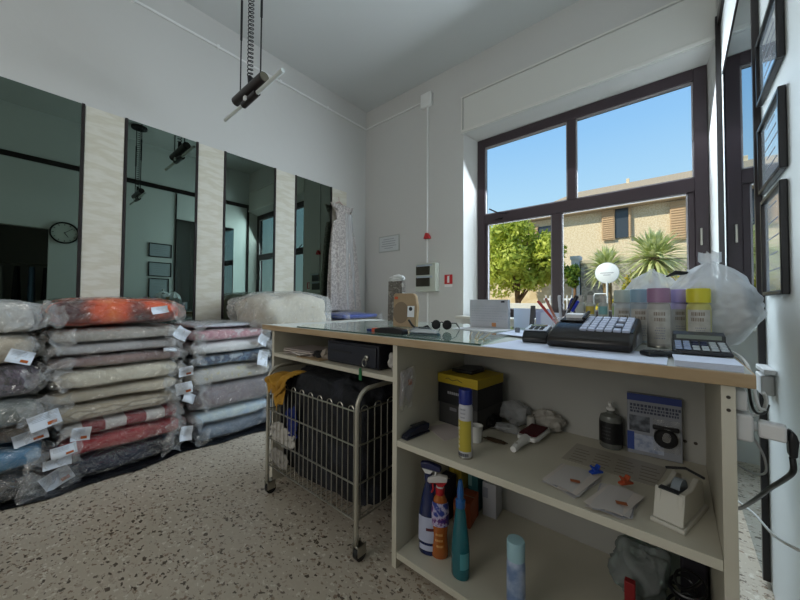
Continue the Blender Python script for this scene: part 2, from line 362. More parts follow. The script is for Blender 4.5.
# ---- framed certificates on the right wall
def cert(z0, z1, y0, y1, lab, grp='framed certificates on the right wall'):
    t = thing('picture_frame', lab, 'picture frame', (XR, (y0+y1)/2, z0), group=grp)
    x1, x0, w = XR-.001, XR-.020, .015
    MB().box(x0, x1, y0, y0+w, z0, z1).box(x0, x1, y1-w, y1, z0, z1).box(x0, x1, y0+w, y1-w, z0, z0+w).box(x0, x1, y0+w, y1-w, z1-w, z1).build('frame', mat('black_frame_wood', '17161a', .3), t, world=True, bevel=.003)
    MB().box(x0+.010, x1, y0+w, y1-w, z0+w, z1-w).build('document', mat('glazed_document', 'aeb7be', .12, coat=1.0), t, world=True, smooth=False)
    tx = MB(); n = 5
    for k in range(n):
        zz = z1-w-.03-k*(z1-z0-2*w-.05)/n; ww = (y1-y0)*(.18+.12*((k*7) % 3)/2)
        tx.box(x0+.0092, x0+.0105, (y0+y1)/2-ww, (y0+y1)/2+ww, zz-.004, zz)
    tx.build('print', ink, t, world=True, smooth=False)
cert(1.955, 2.215, 1.60, 1.965, 'topmost black framed certificate on the right wall')
cert(1.59, 1.86, 1.60, 1.965, 'middle black framed certificate on the right wall')
cert(1.18, 1.555, 1.61, 1.93, 'lowest black framed upright certificate on the right wall')

# wall clock, seen in the first mirror
t = thing('wall_clock', 'round black-rimmed wall clock reflected in the leftmost mirror', 'clock', (XR, .50, 2.05))
M = T(XR-.001, .50, 2.21) @ RY(-PI/2)
MB().lathe([(.172, 0), (.172, .035), (.16, .04), (.152, .03), (.152, 0)], n=40, M=M).build('rim', blackm, t, world=True)
MB().lathe([(.15, 0), (.15, .02)], n=40, M=M).build('dial', mat('clock_dial', 'cfd3cd', .5), t, world=True)
hb = MB()
for k in range(12): hb.box(-.004, .004, .12, .142, .0201, .022, M @ RZ(k*PI/6))
hb.build('hour_marks', dink, t, world=True, smooth=False)
MB().box(-.004, .004, -.01, .08, .0225, .025, M @ RZ(1.0)).build('hour_hand', dink, t, world=True, smooth=False)
MB().box(-.003, .003, -.01, .12, .0255, .028, M @ RZ(-.7)).build('minute_hand', dink, t, world=True, smooth=False)

# clothes rail in the side passage (seen only in the mirror)
t = thing('clothes_rail', 'metal clothes rail in the passage, reflected in the leftmost mirror', 'clothes rail', (1.3, -.9, 0))
MB().tube([(1.3, -2.2, 1.75), (1.3, .45, 1.75)], .015).build('rail', chrome, t, world=True)
for y in (-2.2, .45): MB().tube([(1.3, y, .02), (1.3, y, 1.75)], .015).tube([(1.05, y, .02), (1.55, y, .02)], .015).build('stand', chrome, t, world=True)
gcols = ['1f242b', '6f8fae', '22252a', 'b9bdb9', '2b2f38', 'a7b7c6', '1a1b1e', '3c3434', 'cfd2d0', '252a33', '46505c', '8b9298', '1c1f26', '77705f']
gname = ['black', 'light blue', 'charcoal', 'pale grey', 'dark slate', 'ice blue', 'jet black', 'dark brown', 'off-white', 'ink blue', 'slate grey', 'mid grey', 'blue-black', 'khaki']
for i, c in enumerate(gcols):
    y = .36-i*.17; dz = (.85, 1.0, .75, .9, 1.05)[i % 5]
    g = thing('hanging_shirt', gname[i]+' garment on the passage clothes rail, in mirror reflection', 'garment', (1.3, y, 1.71-dz), group='garments on the passage clothes rail')
    def fn(u, v, dz=dz, i=i):
        a = u*2*PI; w = .06+.17*min(1, v*6+.15)+.02*v; th = .035+.02*v + .01*math.sin(a*7+i)*v
        return (1.3+w*math.cos(a), y+th*math.sin(a), 1.70-v*dz-.06*abs(math.cos(a))*min(1, v*6)*(1-v))
    MB().grid(fn, 28, 12).build('cloth', mat('garment_%s' % gname[i].replace(' ', '_'), c, .9), g, world=True)
    MB().tube([(1.3, y, 1.70), (1.3, y, 1.745), (1.315, y, 1.775), (1.33, y, 1.755)], .003, 6).build('hanger_hook', chrome, g, world=True)

# ---- conduit and electrics on the walls
t = thing('cable_conduit', 'thin white cable conduit running along the top of both walls', 'conduit', (XL+.02, YW-.02, 3.77))
MB().tube([(XL+.014, -3.5, 3.775), (XL+.014, YW-.014, 3.775)], .012).build('left_run', whitep, t, world=True)
MB().tube([(XL+.03, YW-.014, 3.775), (-2.53, YW-.014, 3.775)], .012).build('corner_run', whitep, t, world=True)
for k in range(9): MB().box(XL+.0005, XL+.03, -2.9+k*.7, -2.875+k*.7, 3.757, 3.793).build('conduit_clip', whitep, t, world=True, smooth=False)
tag(recenter(MB().box(-2.53, -2.36, 3.40, YW-.001, 3.68, 3.86).build('junction_box', whitep, bevel=.012)), 'white square junction box high on the window wall', 'junction box')
tag(recenter(MB().tube([(-2.44, YW-.013, 3.68), (-2.44, YW-.013, 1.64)], .012).tube([(-2.43, YW-.013, 1.26), (-2.43, YW-.013, .62)], .012).build('vertical_conduit', whitep)), 'vertical white conduit dropping from junction box to fuse box', 'conduit')
fb = thing('fuse_box', 'pale grey fuse box with two smoked breaker windows on window wall', 'fuse box', (-2.42, YW, 1.27))
MB().box(-2.575, -2.26, 3.37, YW-.001, 1.275, 1.635).build('housing', mat('fusebox_grey', 'bfc4b8', .5), fb, world=True, bevel=.008)
for z in (1.34, 1.485):
    w = MB().box(-2.555, -2.345, 3.355, 3.37, z, z+.115).build('smoked_window', mat('smoked_plastic', '38342c', .15), fb, world=True, bevel=.004)
    MB().box(-2.54, -2.30, 3.352, 3.357, z+.108, z+.13).build('label_strip', mat('pale_strip', 'a6b0bb', .5), fb, world=True, smooth=False)
tag(recenter(MB().prism([(-2.475, 1.955), (-2.385, 1.955), (-2.39, 1.985), (-2.42, 2.03), (-2.445, 2.03)], 3.40, YW-.003, 'y').build('alarm_button', red, bevel=.006)), 'small red alarm fitting on the vertical conduit', 'alarm')
fs = thing('fire_extinguisher_sign', 'small red fire extinguisher sign beside the fuse box', 'sign', (-2.125, YW, 1.36))
MB().box(-2.18, -2.07, 3.448, YW-.001, 1.365, 1.48).build('plate', mat('sign_red', 'c1262b', .5), fs, world=True, smooth=False)
MB().prism([(-2.14, 1.38), (-2.11, 1.38), (-2.11, 1.445), (-2.115, 1.455), (-2.10, 1.465), (-2.14, 1.465), (-2.135, 1.455), (-2.14, 1.445)], 3.446, 3.4478, 'y').build('extinguisher_symbol', whitep, fs, world=True, smooth=False)
MB().box(-2.18, -2.07, 3.449, YW-.001, 1.33, 1.36).build('caption_plate', whitep, fs, world=True, smooth=False)
cs = thing('wall_notice', 'white landscape notice in thin frame on window wall by corner', 'notice', (-3.11, YW, 1.85))
MB().box(-3.305, -2.915, 3.445, YW-.001, 1.852, 2.085).build('frame', mat('notice_rim', 'a9aca8', .5), cs, world=True, smooth=False)
MB().box(-3.29, -2.93, 3.442, 3.446, 1.867, 2.07).build('sheet', mat('notice_sheet', 'c6cacb', .6), cs, world=True, smooth=False)
tx = MB()
for k, w in enumerate((.10, .13, .12, .14, .08)): tx.box(-3.11-w, -3.11+w, 3.4405, 3.4422, 2.03-k*.032, 2.037-k*.032)
tx.build('print', ink, cs, world=True, smooth=False)

# ---- pendant lamps
def lamp(loc, lab):
    t = thing('pendant_lamp', lab, 'lamp', loc)
    MB().tube([(-.25, 0, .035), (.25, 0, .035)], .040, 20).build('body', mat('lamp_body', '2a2322', .4), t)
    MB().tube([(-.10, 0, -.055), (.14, 0, -.045)], .028, 16).build('lower_housing', mat('lamp_low', '241c1d', .35), t)
    MB().tube([(.251, 0, .035), (.256, 0, .035)], .036, 20).build('end_cap', mat('lamp_brass', '6b6658', .4, metal=.5), t)
    tb = mat('frosted_tube', 'c9cdca', .3)
    MB().tube([(-.48, 0, -.05), (-.105, 0, -.05)], .015, 12).build('glass_tube', tb, t)
    MB().tube([(.145, 0, -.048), (.53, 0, -.040)], .016, 12).build('glass_tube', tb, t)
    MB().box(.0, .03, -.05, -.034, -.075, -.045).build('switch', whitep, t)
    hz = H-loc[2]
    for x in (-.17, .19):
        MB().tube([(x, 0, .08), (x, 0, hz)], .006, 8).tube([(x, 0, .55), (x, 0, .9)], .010, 8).build('support_rod', black, t)
    pts = []; n = 420
    for k in range(n+1):
        a = k/n; pts.append((.01+.021*math.cos(a*2*PI*30), .021*math.sin(a*2*PI*30), .13+a*(hz-.13)))
    MB().tube(pts, .0042, 5).build('coiled_cable', black, t)
    MB().tube([(.01, 0, .08), (.0, 0, .15)], .018, 8).build('cable_plug', black, t)
    MB().lathe([(.11, hz-.04), (.11, hz-.001)], (0.01, 0, 0)).build('ceiling_rose', blackm, t)
    return t
L1 = lamp((-2.70, 1.237, 2.875), 'black rod pendant lamp with glass tubes and coiled cable')
copy_thing(L1, (-.35, 1.30, 2.88), 0, 'second rod pendant lamp, seen only in the second mirror')

# ================================================================== COUNTER
ct = thing('shop_counter', 'long cream shop counter with beech-edged top and open shelves', 'counter', (-1.0, 1.4, 0))
MB().box(-2.08, .13, 1.078, 2.05, .962, .9905).build('countertop', topm, ct, world=True, smooth=False)
MB().box(-2.083, .133, 1.066, 1.078, .960, .991).box(.13, .134, 1.078, 2.05, .960, .991).box(-2.084, -2.08, 1.078, 2.05, .960, .991).build('edge_strip', wood, ct, world=True, bevel=.003)
for a, b in ((-1.995, -1.97), (-.955, -.93), (.078, .103)):
    MB().box(a, b, 1.09, 1.70, 0, .9615).build('upright_panel', lamin, ct, world=True, bevel=.001)
MB().box(-1.97, -.955, 1.682, 1.70, .0, .9615).build('back_panel', mat('grey_backing', 'aaa9a3', .6), ct, world=True, smooth=False)
MB().box(-.93, .078, 1.682, 1.70, .0, .9615).build('back_panel', mat('grey_backing', 'aaa9a3', .6), ct, world=True, smooth=False)
MB().box(-1.9695, -.9555, 1.09, 1.681, .793, .815).build('shelf', lamin, ct, world=True, bevel=.001)
MB().box(-.9295, .0775, 1.092, 1.681, .520, .546).build('shelf', lamin, ct, world=True, bevel=.001)
MB().box(-.9295, .0775, 1.092, 1.681, .044, .070).build('shelf', lamin, ct, world=True, bevel=.001)
MB().box(-1.9, 0.0, 1.98, 2.0, 0, .9615).build('customer_panel', lamin, ct, world=True, smooth=False)
sc = MB()
for x, z in ((.0905, .90), (.0905, .93)): sc.lathe([(.004, 0), (.004, .002)], n=10, M=T(x, 1.0899, z) @ RX(PI/2))
for x, z in ((.05, .62), (.02, .62)): sc.lathe([(.006, 0), (.006, .002)], n=10, M=T(x, 1.6819, z) @ RX(PI/2))
sc.build('screw_caps', mat('screw_brown', '3c352c', .5), ct, world=True)

ZT = .9910
gs = film('counter_glass', tint='e2eee8', opac=.04, rough=.01, bump=0, facing=.46, base=.05)
g = thing('glass_sheet', 'green-tinted glass sheet lying on the left part of the counter', 'glass sheet', (-1.2, 1.4, ZT+.0005))
MB().prism([(-1.80, 1.20), (-1.72, 1.10), (-.54, 1.10), (-.66, 2.02), (-1.80, 2.02)], ZT+.0005, ZT+.006, 'z').build('pane', gs, g, world=True, smooth=False)
MB().prism([(-1.72, 1.095), (-.54, 1.095), (-.54, 1.0995), (-1.72, 1.0995)], ZT+.0005, ZT+.006, 'z').build('edge', mat('glass_edge_green', '2f4a42', .2), g, world=True, smooth=False)
ZG = ZT+.0065   # top of the glass sheet

# hanging transparent note pouch on the divider
p = thing('note_pouch', 'clear pouch with receipt and orange sticker hung on the counter upright', 'pouch', (-.925, 1.14, .66))
MB().grid(lambda u, v: (-.927+.012*math.sin(v*3+1)+.004*math.sin(u*9), 1.095+u*.085+.01*v, .84-v*.175+.012*u), 8, 10, .001).build('note', mat('pouch_note', 'c3bcbc', .6), p, world=True)
MB().grid(lambda u, v: (-.919+.014*math.sin(v*3+1)+.004*math.sin(u*9), 1.093+u*.092+.01*v, .85-v*.19+.012*u), 8, 10).build('clear_sleeve', wrap2, p, world=True)
MB().box(-.9145, -.912, 1.15, 1.175, .775, .80).build('sticker', orange_ink, p, world=True, smooth=False)

# ================================================================== WRAPPED BEDDING
def sp(x, e): return math.copysign(abs(x)**e, x)
def bundle(lx, ly, lz, seed, amp, e1=.24, e2=.42, nu=60, nv=22, freq=5.0, fold=0.0):
    """flattened soft rounded block, origin at the middle of its base"""
    vs = []; off = Vector((seed*7.3, seed*3.1, seed*1.7))
    for j in range(nv+1):
        ph = -PI/2 + PI*j/nv
        for i in range(nu):
            th = 2*PI*i/nu
            x = sp(math.cos(ph), e2)*sp(math.cos(th), e1); y = sp(math.cos(ph), e2)*sp(math.sin(th), e1); z = sp(math.sin(ph), e2)
            p = Vector((x*lx/2, y*ly/2, z*lz/2))
            n = Vector((x, y, z*.6)).normalized()
            d = noise.noise(p*freq+off)*amp + noise.noise(p*freq*2.7+off)*amp*.5
            edge = 1-abs(z)
            d += fold*math.sin(p.z*2*PI/(lz/2.0)+.6)*edge*.5
            p += n*d
            p.z += lz/2
            p.z -= .10*lz*(1-math.cos(p.y/ly*2.2))*.6*(z > 0)
            if p.z < .0: p.z = .0
            vs.append(p)
    fs = [(j*nu+i, j*nu+(i+1) % nu, (j+1)*nu+(i+1) % nu, (j+1)*nu+i) for j in range(nv) for i in range(nu)]
    mb = MB(); return mb.add(vs, fs)
def crinkle(mb, seed, amp, freq=16):
    for k, v in enumerate(mb.v):
        o = Vector((seed*5.1, seed, seed*2.2))
        a = 1-abs(noise.noise(v*freq+o))*2.4
        n = Vector((v.x, v.y, 0)); n = n.normalized() if n.length > 1e-6 else Vector((0,0,1))
        mb.v[k] = v + n*amp*a*(1.0+1.6*max(0, abs(v.y)-.26)/.1 if abs(v.y) < .6 else 1.0) + Vector((0,0, amp*.25*noise.noise(v*freq*1.3+o)))
    return mb
def receipt(parent, y, z, w, h, rot, x=None, seed=0, stick=True, tilt=.18, loc=None):
    px, py, pz = parent.location
    X = FRONT.get(parent.name, -2.88)+.010-px
    w *= .88; h *= .88
    M = T(X, y-py, z-pz) @ RZ(.0) @ RX(rot) @ RY(-tilt)
    cv = .018
    fn = lambda u, v: M @ Vector((cv*math.sin(u*PI*1.1+seed)+.010*math.sin(v*5+seed), (u-.5)*w, (v-.5)*h))
    r = MB().grid(fn, 10, 8, .0012).build('receipt_tag', tagm, parent)
    if stick:
        fs_ = lambda u, v: M @ Vector((cv*math.sin((.55+u*.3)*PI*1.1+seed)+.010*math.sin((.12+v*.2)*5+seed)+.0035, (.05+u*.3)*w, (-.38+v*.2)*h))
        MB().grid(fs_, 4, 3, .0006).build('orange_stamp', orange_ink, r)
        ln = MB()
        for k in range(4):
            ln.grid(lambda u, v, k=k: M @ Vector((cv*math.sin((.1+u*.6)*PI*1.1+seed)+.010*math.sin((.55+.1*k+v*.02)*5+seed)+.0030, (-.4+u*.6)*w, (.05+.1*k+v*.02)*h)), 6, 1)
        ln.build('print_lines', ink, r)
    return r
FX, BX = -2.90, -3.54
FRONT = {}
def duvet(y0, y1, z0, z1, m, label, seed, front=FX, fold=0.0, wm=wrap, amp=.014, wrapamp=.014, cat='bedding', grp='wrapped bedding stacked along the mirror wall', name='wrapped_duvet', e2=.42):
    jit = random.Random(seed*11+2); front += jit.uniform(-.025, .025); amp = max(amp, .018)
    cy = (y0+y1)/2; lx = front-BX; t = thing(name, label, cat, ((front+BX)/2, cy, z0), jit.uniform(-.035, .035), group=grp); FRONT[t.name] = front
    bundle(lx-.05, y1-y0-.04, (z1-z0)-.012, seed, amp, fold=fold, e2=e2).build('folded_textile', m, t, ang=180)
    crinkle(bundle(lx, y1-y0, (z1-z0)-.002, seed, amp, nu=110, nv=26, fold=fold, e2=e2), seed, wrapamp).build('plastic_wrap', wm, t, ang=180)
    rnd = random.Random(seed*3+1)
    for sd in ((-1, 1) if cat == 'bedding' else ()):
        w = rnd.uniform(.06, .13); hh = min(.13, (z1-z0)*1.1); ph_ = rnd.uniform(0, 6); yy = sd*((y1-y0)/2-.02-w*.35); drop = rnd.uniform(.0, .6)*hh
        def fl(u, v, w=w, hh=hh, ph_=ph_, yy=yy, drop=drop):
            return (lx/2+.006+.018*math.sin(u*6+ph_)*math.sin(v*3)+.022*noise.noise(Vector((u*4, v*4, seed)))+.03*v*(1-u*.5), yy+sd*w*(u-.5)+.01*math.sin(v*7+ph_), (z1-z0)*.80-v*(hh*.55+drop)+.02*math.sin(u*5+ph_))
        MB().grid(fl, 22, 16).build('loose_film_end', wrap2, t, ang=180)
    return t
def brighter(h, k=1.22): return ''.join('%02x' % min(238, int(int(h[i:i+2], 16)*k)) for i in (0, 2, 4))
def fab(n, c, c2, ns=9, tex='noise', **k):
    c = brighter(c); c2 = brighter(c2); return mat(n, c, .85, col2=c2, ns=ns, tex=tex, bump=1.0, bs=11, **k)
orange_f = floral('orange_poppy_print', '53262c', ['ffd050', 'ff9a2c', 'ff7418', 'f25414', 'a03a22'], 4.6)
# black plastic sheet on the floor under the stacks
def bs_edge(u, v):
    y = -.75+u*3.9; x = -3.55+v*.76+.03*math.sin(y*5.1)*v+.02*math.sin(y*13)*v
    return (x, y, .001+.010*abs(math.sin(y*17+v*3))*(v > .9))
sheet_ = tag(recenter(MB().grid(bs_edge, 120, 20).build('ground_sheet', mat('black_polythene', '15161a', .3, bump=.6, bs=20), ang=180)), 'black plastic sheet on the floor under the bedding stacks', 'plastic sheet')
# stack B (second from left)
B = []
B.append(duvet(.20, .86, .002, .155, fab('navy_blanket', '2a2c3a', '3b3f50'), 'flat dark navy bag at floor level, under the dark red blanket', 11, front=-2.86))
B.append(duvet(.19, .87, .155, .265, fab('dark_red', '7d2028', '932a30'), 'dark red blanket bag in the poppy stack, second from the floor', 12, front=-2.85))
B.append(duvet(.18, .86, .265, .36, mat('red_white_blocks', '8e2430', .85, col2=['8e2430', 'd3cdc8'], tex='checker', ns=9, stretch=(.3, 1, .9), bump=.5), 'red and white block-patterned blanket bag near the stack bottom', 13))
B.append(duvet(.13, .84, .36, .475, mat('beige_stripes', 'b8aa92', .85, col2=['8f8270', 'cfc3ad'], tex='wave', ns=12, nd=.6, stretch=(.2, 1, .2), bump=.4), 'beige striped quilt bag above the red and white blanket', 14, fold=.02))
B.append(duvet(.14, .86, .475, .575, fab('sand_quilt', 'bdb3a0', 'a89e8c', 5), 'plain sand quilt bag in the middle of the poppy stack', 15, fold=.02))
B.append(duvet(.15, .85, .575, .70, fab('cream_quilt', 'c4bcab', 'b1a998', 4), 'plump cream quilt bag below the thin mauve blanket', 16, fold=.025, amp=.02))
B.append(duvet(.12, .88, .70, .785, fab('mauve_blanket', '6d5653', '7c6562', 6), 'thin mauve-brown blanket bag below the grey bags', 17))
B.append(duvet(.13, .86, .785, .87, fab('mid_grey_cover', '8f8c8c', 'a3a0a0', 6), 'thin mid-grey cover bag under the quilted grey duvet', 18, wrapamp=.02))
B.append(duvet(.14, .85, .87, .965, fab('warm_grey_quilt', '9d9891', '8a857e', 4), 'warm grey quilted duvet bag right under the orange poppy bag', 19, fold=.022))
B.append(duvet(.12, .86, .965, 1.165, orange_f, 'orange poppy-print bedding bag on top of its stack', 20, amp=.02, e2=.62, wrapamp=.010))
# stack A (far left)
A = []
A.append(duvet(-.68, .16, .002, .165, fab('charcoal_cover', '4a4a4c', '5a5856'), 'charcoal cover bag at floor level of the leftmost stack', 21, front=-2.84))
A.append(duvet(-.68, .15, .165, .30, fab('teal_blue', '3f6f90', '5d8aa8'), 'blue blanket bag in the leftmost stack, second from floor', 22, front=-2.85))
A.append(duvet(-.68, .14, .30, .41, fab('brown_cover', '6a5d52', '7b6e62'), 'brown cover bag in the leftmost stack, above the blue blanket', 23))
A.append(duvet(-.68, .13, .41, .575, fab('olive_grey', '6a6f6c', '7d8380'), 'olive-grey cover bag beneath the dark purple one', 24))
A.append(duvet(-.68, .12, .575, .775, mat('purple_pattern', '3d3342', .85, col2=['6b5b70', '2c2633'], ns=30, bump=.4), 'dark purple patterned blanket bag in the leftmost stack', 25))
A.append(duvet(-.68, .11, .775, .95, fab('tan_quilt', 'a59a88', '8f8575', 5), 'tan quilt bag, second from the top of leftmost stack', 26, fold=.02))
A.append(duvet(-.68, .10, .95, 1.15, fab('silver_quilt', 'b3b1ab', 'a09e98', 5), 'silvery grey quilt bag on top of the leftmost stack', 27, wm=wrap2, wrapamp=.022))
# stack C
Cs = []
Cs.append(duvet(.93, 1.62, .002, .13, fab('slate_cover', '5b6470', '6e7884'), 'slate cover bag at floor level beside the basket trolley', 31, front=-2.86))
Cs.append(duvet(.92, 1.62, .13, .245, fab('pale_blue_grey', '9fb0bf', 'b9c4cd', 7), 'pale blue-grey blanket bag under the shiny brown one', 32, front=-2.87))
Cs.append(duvet(.95, 1.62, .245, .455, fab('brown_purple', '54454b', '66565c', 5), 'plump shiny brown-purple duvet bag beside the trolley', 33, wm=wrap2, amp=.02, wrapamp=.028))
Cs.append(duvet(.91, 1.60, .455, .60, floral('small_flowers', 'cfcbc4', ['b05a4a', 'd8cf9a', 'c9c6c0'], 14), 'white duvet bag with small flower print, under the blue one', 34, fold=.02))
Cs.append(duvet(.92, 1.58, .60, .705, mat('blue_pattern', '3d5d86', .85, col2=['7f9cb8', '2e4468', 'b7c4cf'], ns=7, bump=.4), 'blue marbled blanket bag beneath the plain white duvet', 35))
Cs.append(duvet(.90, 1.59, .705, .81, fab('white_lilac', 'd0ccd4', 'dcd9de', 6), 'plain white duvet bag below the pink one', 36, fold=.02))
Cs.append(duvet(.91, 1.56, .81, .915, mat('pink_pattern', 'd39aa6', .85, col2=['e2bcc2', 'c98492', 'dcd2d4'], ns=12, bump=.4), 'pink and white patterned duvet bag near the stack top', 37))
Cs.append(duvet(.92, 1.45, .915, .965, mat('navy_white', '27345e', .85, col2=['d8dbe2', 'cdd2dc'], ns=4, nd=1, bump=.3, lo=.36, hi=.42), 'thin white and navy folded sheets on top of the pink duvet', 38))
# stack D partly behind the counter, with the big cream duvet on top
Ds = []
cols = [('6b7580', 'grey-blue'), ('b7b0a3', 'stone'), ('8693a3', 'pale denim'), ('c3c0bd', 'light grey')]
for k, (c, n) in enumerate(cols):
    Ds.append(duvet(1.66, 2.42, .002+k*.205, .205+k*.205, fab('stackd_%d' % k, c, c, 5), n+(' blanket bag at floor level behind the basket trolley' if k == 0 else ' blanket bag, %s behind the basket trolley' % ['', 'second from the floor', 'third from the floor', 'under the cream duvet'][k]), 41+k))
big = thing('wrapped_duvet', 'big puffy cream duvet in clear plastic behind the counter end', 'bedding', (-3.18, 1.84, .84), group='wrapped bedding stacked along the mirror wall')
creamp = floral('cream_flower_quilt', 'cdc3ae', ['ddd8cc', 'b5a58a', 'd2cabb', 'c6bca8'], 11)
bundle(.66, .84, .37, 51, .05, e1=.5, e2=.6).build('folded_textile', creamp, big, ang=180)
crinkle(bundle(.70, .89, .39, 51, .05, e1=.5, e2=.6, nu=120, nv=30), 51, .016, 13).build('plastic_wrap', wrap2, big, ang=180)
# low stack under the dress with a blue folded bag
duvet(2.48, 3.12, .002, .48, fab('low_stack_grey', '77808c', '8a929c', 4), 'big grey bedding bag on the floor beneath the white dress', 61)
duvet(2.48, 3.10, .48, .93, fab('low_stack_cream', 'b8b4ac', 'a6a29a', 4), 'tall beige bedding bag between grey bag and blue cover', 62)
duvet(2.46, 3.10, .93, 1.005, mat('royal_blue_cover', '3a57b0', .7, col2='2b4699', ns=8, bump=.5), 'royal blue folded cover under the hem of the white dress', 63, wrapamp=.012)
# receipts on the bags
receipt(A[5], .038, .817, .12, .085, -.35, seed=1)
receipt(B[9], .70, 1.075, .12, .06, .2, x=-2.905, seed=2, stick=False)
receipt(B[8], .835, .893, .11, .10, -.6, seed=3, stick=False)
receipt(B[5], .86, .60, .10, .08, .1, seed=4)
receipt(B[4], .875, .47, .12, .10, .1, seed=5)
receipt(B[3], .895, .385, .11, .08, -.5, seed=.5, stick=False)
receipt(A[3], .135, .43, .15, .10, .25, seed=1.5)
receipt(A[2], .08, .335, .16, .08, .2, seed=2.5)
receipt(B[2], .285, .30, .10, .09, -.1, seed=3.5)
receipt(A[1], .21, .235, .13, .07, .08, seed=.7)
receipt(B[1], .20, .165, .14, .06, .0, seed=1.7, stick=False, x=-2.83)
receipt(B[0], .205, .06, .15, .11, .45, seed=2.7, x=-2.82)
receipt(B[1], .875, .14, .09, .12, -.1, seed=3.1, stick=False)
receipt(Cs[5], 1.48, .79, .12, .10, -.5, seed=2.2, stick=False)
receipt(Cs[4], 1.50, .62, .13, .15, -.3, seed=1.2, stick=False)
receipt(B[7], .78, .775, .10, .03, -.1, seed=.2, stick=False)
rt_ = MB().grid(lambda u, v: (-2.93+.05*v-.03, 1.80+u*.14, 1.165+.03*u-v*.07), 6, 5, .001).build('receipt_tag', tagm, big, world=True)

# ---- hanging dress
t = thing('hanging_dress', 'long white lace dress hung on wall beside the last mirror', 'dress', (-3.5, 2.96, 1.1))
def dress(u, v):
    a = u*2*PI; w = .10 + .10*(1-math.exp(-v*4)) + .09*v; 
    if v < .18: w = .20 - .09*math.sin(v/.18*PI*.5)
    pl = 1+.10*math.sin(a*9+3*v)*min(1, v*2)
    return (-3.52+.045*math.sin(a)*(1+v*.6)*pl, 2.93+.07*v+w*math.cos(a)*pl, 2.50-v*1.48+.03*math.cos(2*a)*(1-v) - (.05*abs(math.cos(a)) if v < .06 else 0))
lace = mat('lace_white', 'cfc8c4', .8, col2='a79f9c', ns=45, nd=6, bump=.8, bs=60, lo=.42, hi=.56)
MB().grid(dress, 72, 40).build('lace_gown', lace, t, world=True, ang=180)
def veil(u, v):
    a = u*2*PI; w = .09+.07*v; pl = 1+.12*math.sin(a*7)
    return (-3.515+.06*math.sin(a)*pl, 3.0+.06*v+w*math.cos(a)*pl, 2.36-v*1.33)
MB().grid(veil, 48, 20).build('tulle_layer', film('tulle', opac=.30, rough=.6, gl='888888', bump=0, facing=.1), t, world=True, ang=180)
MB().tube([(-3.55, 2.79, 2.46), (-3.55, 2.90, 2.53), (-3.55, 3.12, 2.40)], .008).tube([(-3.55, 2.90, 2.53), (-3.56, 2.90, 2.58), (-3.575, 2.91, 2.60)], .004, 6).build('hanger', mat('pinkish_hanger', 'c0a19a', .5), t, world=True)

# ================================================================== WIRE BASKET TROLLEY
def wire(pts, r=.0028, n=6): return MB().tube(pts, r, n)
tr = thing('wire_basket_trolley', 'chrome wire laundry basket trolley on casters under the counter', 'trolley', (-1.48, 1.28, 0))
x0, x1, y0, y1 = -1.865, -1.085, 1.0, 1.58
def arc_frame(x):
    pts = [(x, y0, .11), (x, y0, .66)]
    for k in range(1, 7): a = k/6*PI/2; pts.append((x, y0+.075*(1-math.cos(a)), .665+.085*math.sin(a)))
    pts += [(x, y1-.075, .75)]
    for k in range(1, 7): a = k/6*PI/2; pts.append((x, y1-.075+.075*math.sin(a), .75-.085*(1-math.cos(a))))
    pts += [(x, y1, .11)]
    return MB().tube(pts, .0105, 12)
for x in (x0, x1): arc_frame(x).build('side_tube', steelp, tr, world=True)
zr = [.179, .334, .503, .655]
def rail_ring(z, r=.004):
    return MB().tube([(x0, y0, z), (x1, y0, z)], r, 8).tube([(x1, y0, z), (x1, y1, z)], r, 8).tube([(x1, y1, z), (x0, y1, z)], r, 8).tube([(x0, y1, z), (x0, y0, z)], r, 8)
for z in zr: rail_ring(z).build('rail', chrome, tr, world=True)
n = 20
fr = MB()
for k in range(n):
    xx = x0+(k+.5)*(x1-x0)/n
    fr.tube([(xx, y0, .179), (xx, y0, .655)], .0026, 6)
for k in range(0, n-1, 2):
    xa = x0+(k+.5)*(x1-x0)/n; xb = xa+(x1-x0)/n
    fr.tube([(xa, y0, .65)]+[(xa+(xb-xa)*(.5-.5*math.cos(a*PI/6)), y0, .655+.022*math.sin(a*PI/6)) for a in range(0, 7)], .0026, 6)
fr.build('front_wires', chrome, tr, world=True)
for x, nm in ((x0, 'left_wires'), (x1, 'right_wires')):
    s = MB(); m_ = 13
    for k in range(m_):
        yy = y0+(k+.5)*(y1-y0)/m_; s.tube([(x, yy, .179), (x, yy, .655)], .0026, 6)
    for k in range(0, m_-1, 2):
        ya = y0+(k+.5)*(y1-y0)/m_; yb = ya+(y1-y0)/m_
        s.tube([(x, ya+(yb-ya)*(.5-.5*math.cos(a*PI/6)), .655+.02*math.sin(a*PI/6)) for a in range(0, 7)], .0026, 6)
    s.build(nm, chrome, tr, world=True)
s = MB()
for k in range(n): xx = x0+(k+.5)*(x1-x0)/n; s.tube([(xx, y0, .179), (xx, y1, .179)], .0026, 6).tube([(xx, y1, .179), (xx, y1, .655)], .0026, 6)
s.build('back_and_base_wires', chrome, tr, world=True)
for x in (x0, x1):
    for y in (y0, y1):
        cst = MB().tube([(x, y, .072), (x, y, .12)], .012, 10).box(x-.02, x-.015, y-.005, y+.045, .028, .078).box(x+.015, x+.02, y-.005, y+.045, .028, .078).box(x-.02, x+.02, y-.01, y+.03, .07, .078).build('caster', chrome, tr, world=True, bevel=.002)
        MB().tube([(x-.013, y+.022, .031), (x+.013, y+.022, .031)], .030, 20).build('wheel', black, cst, world=False).data.transform(T(*(-tr.location)))
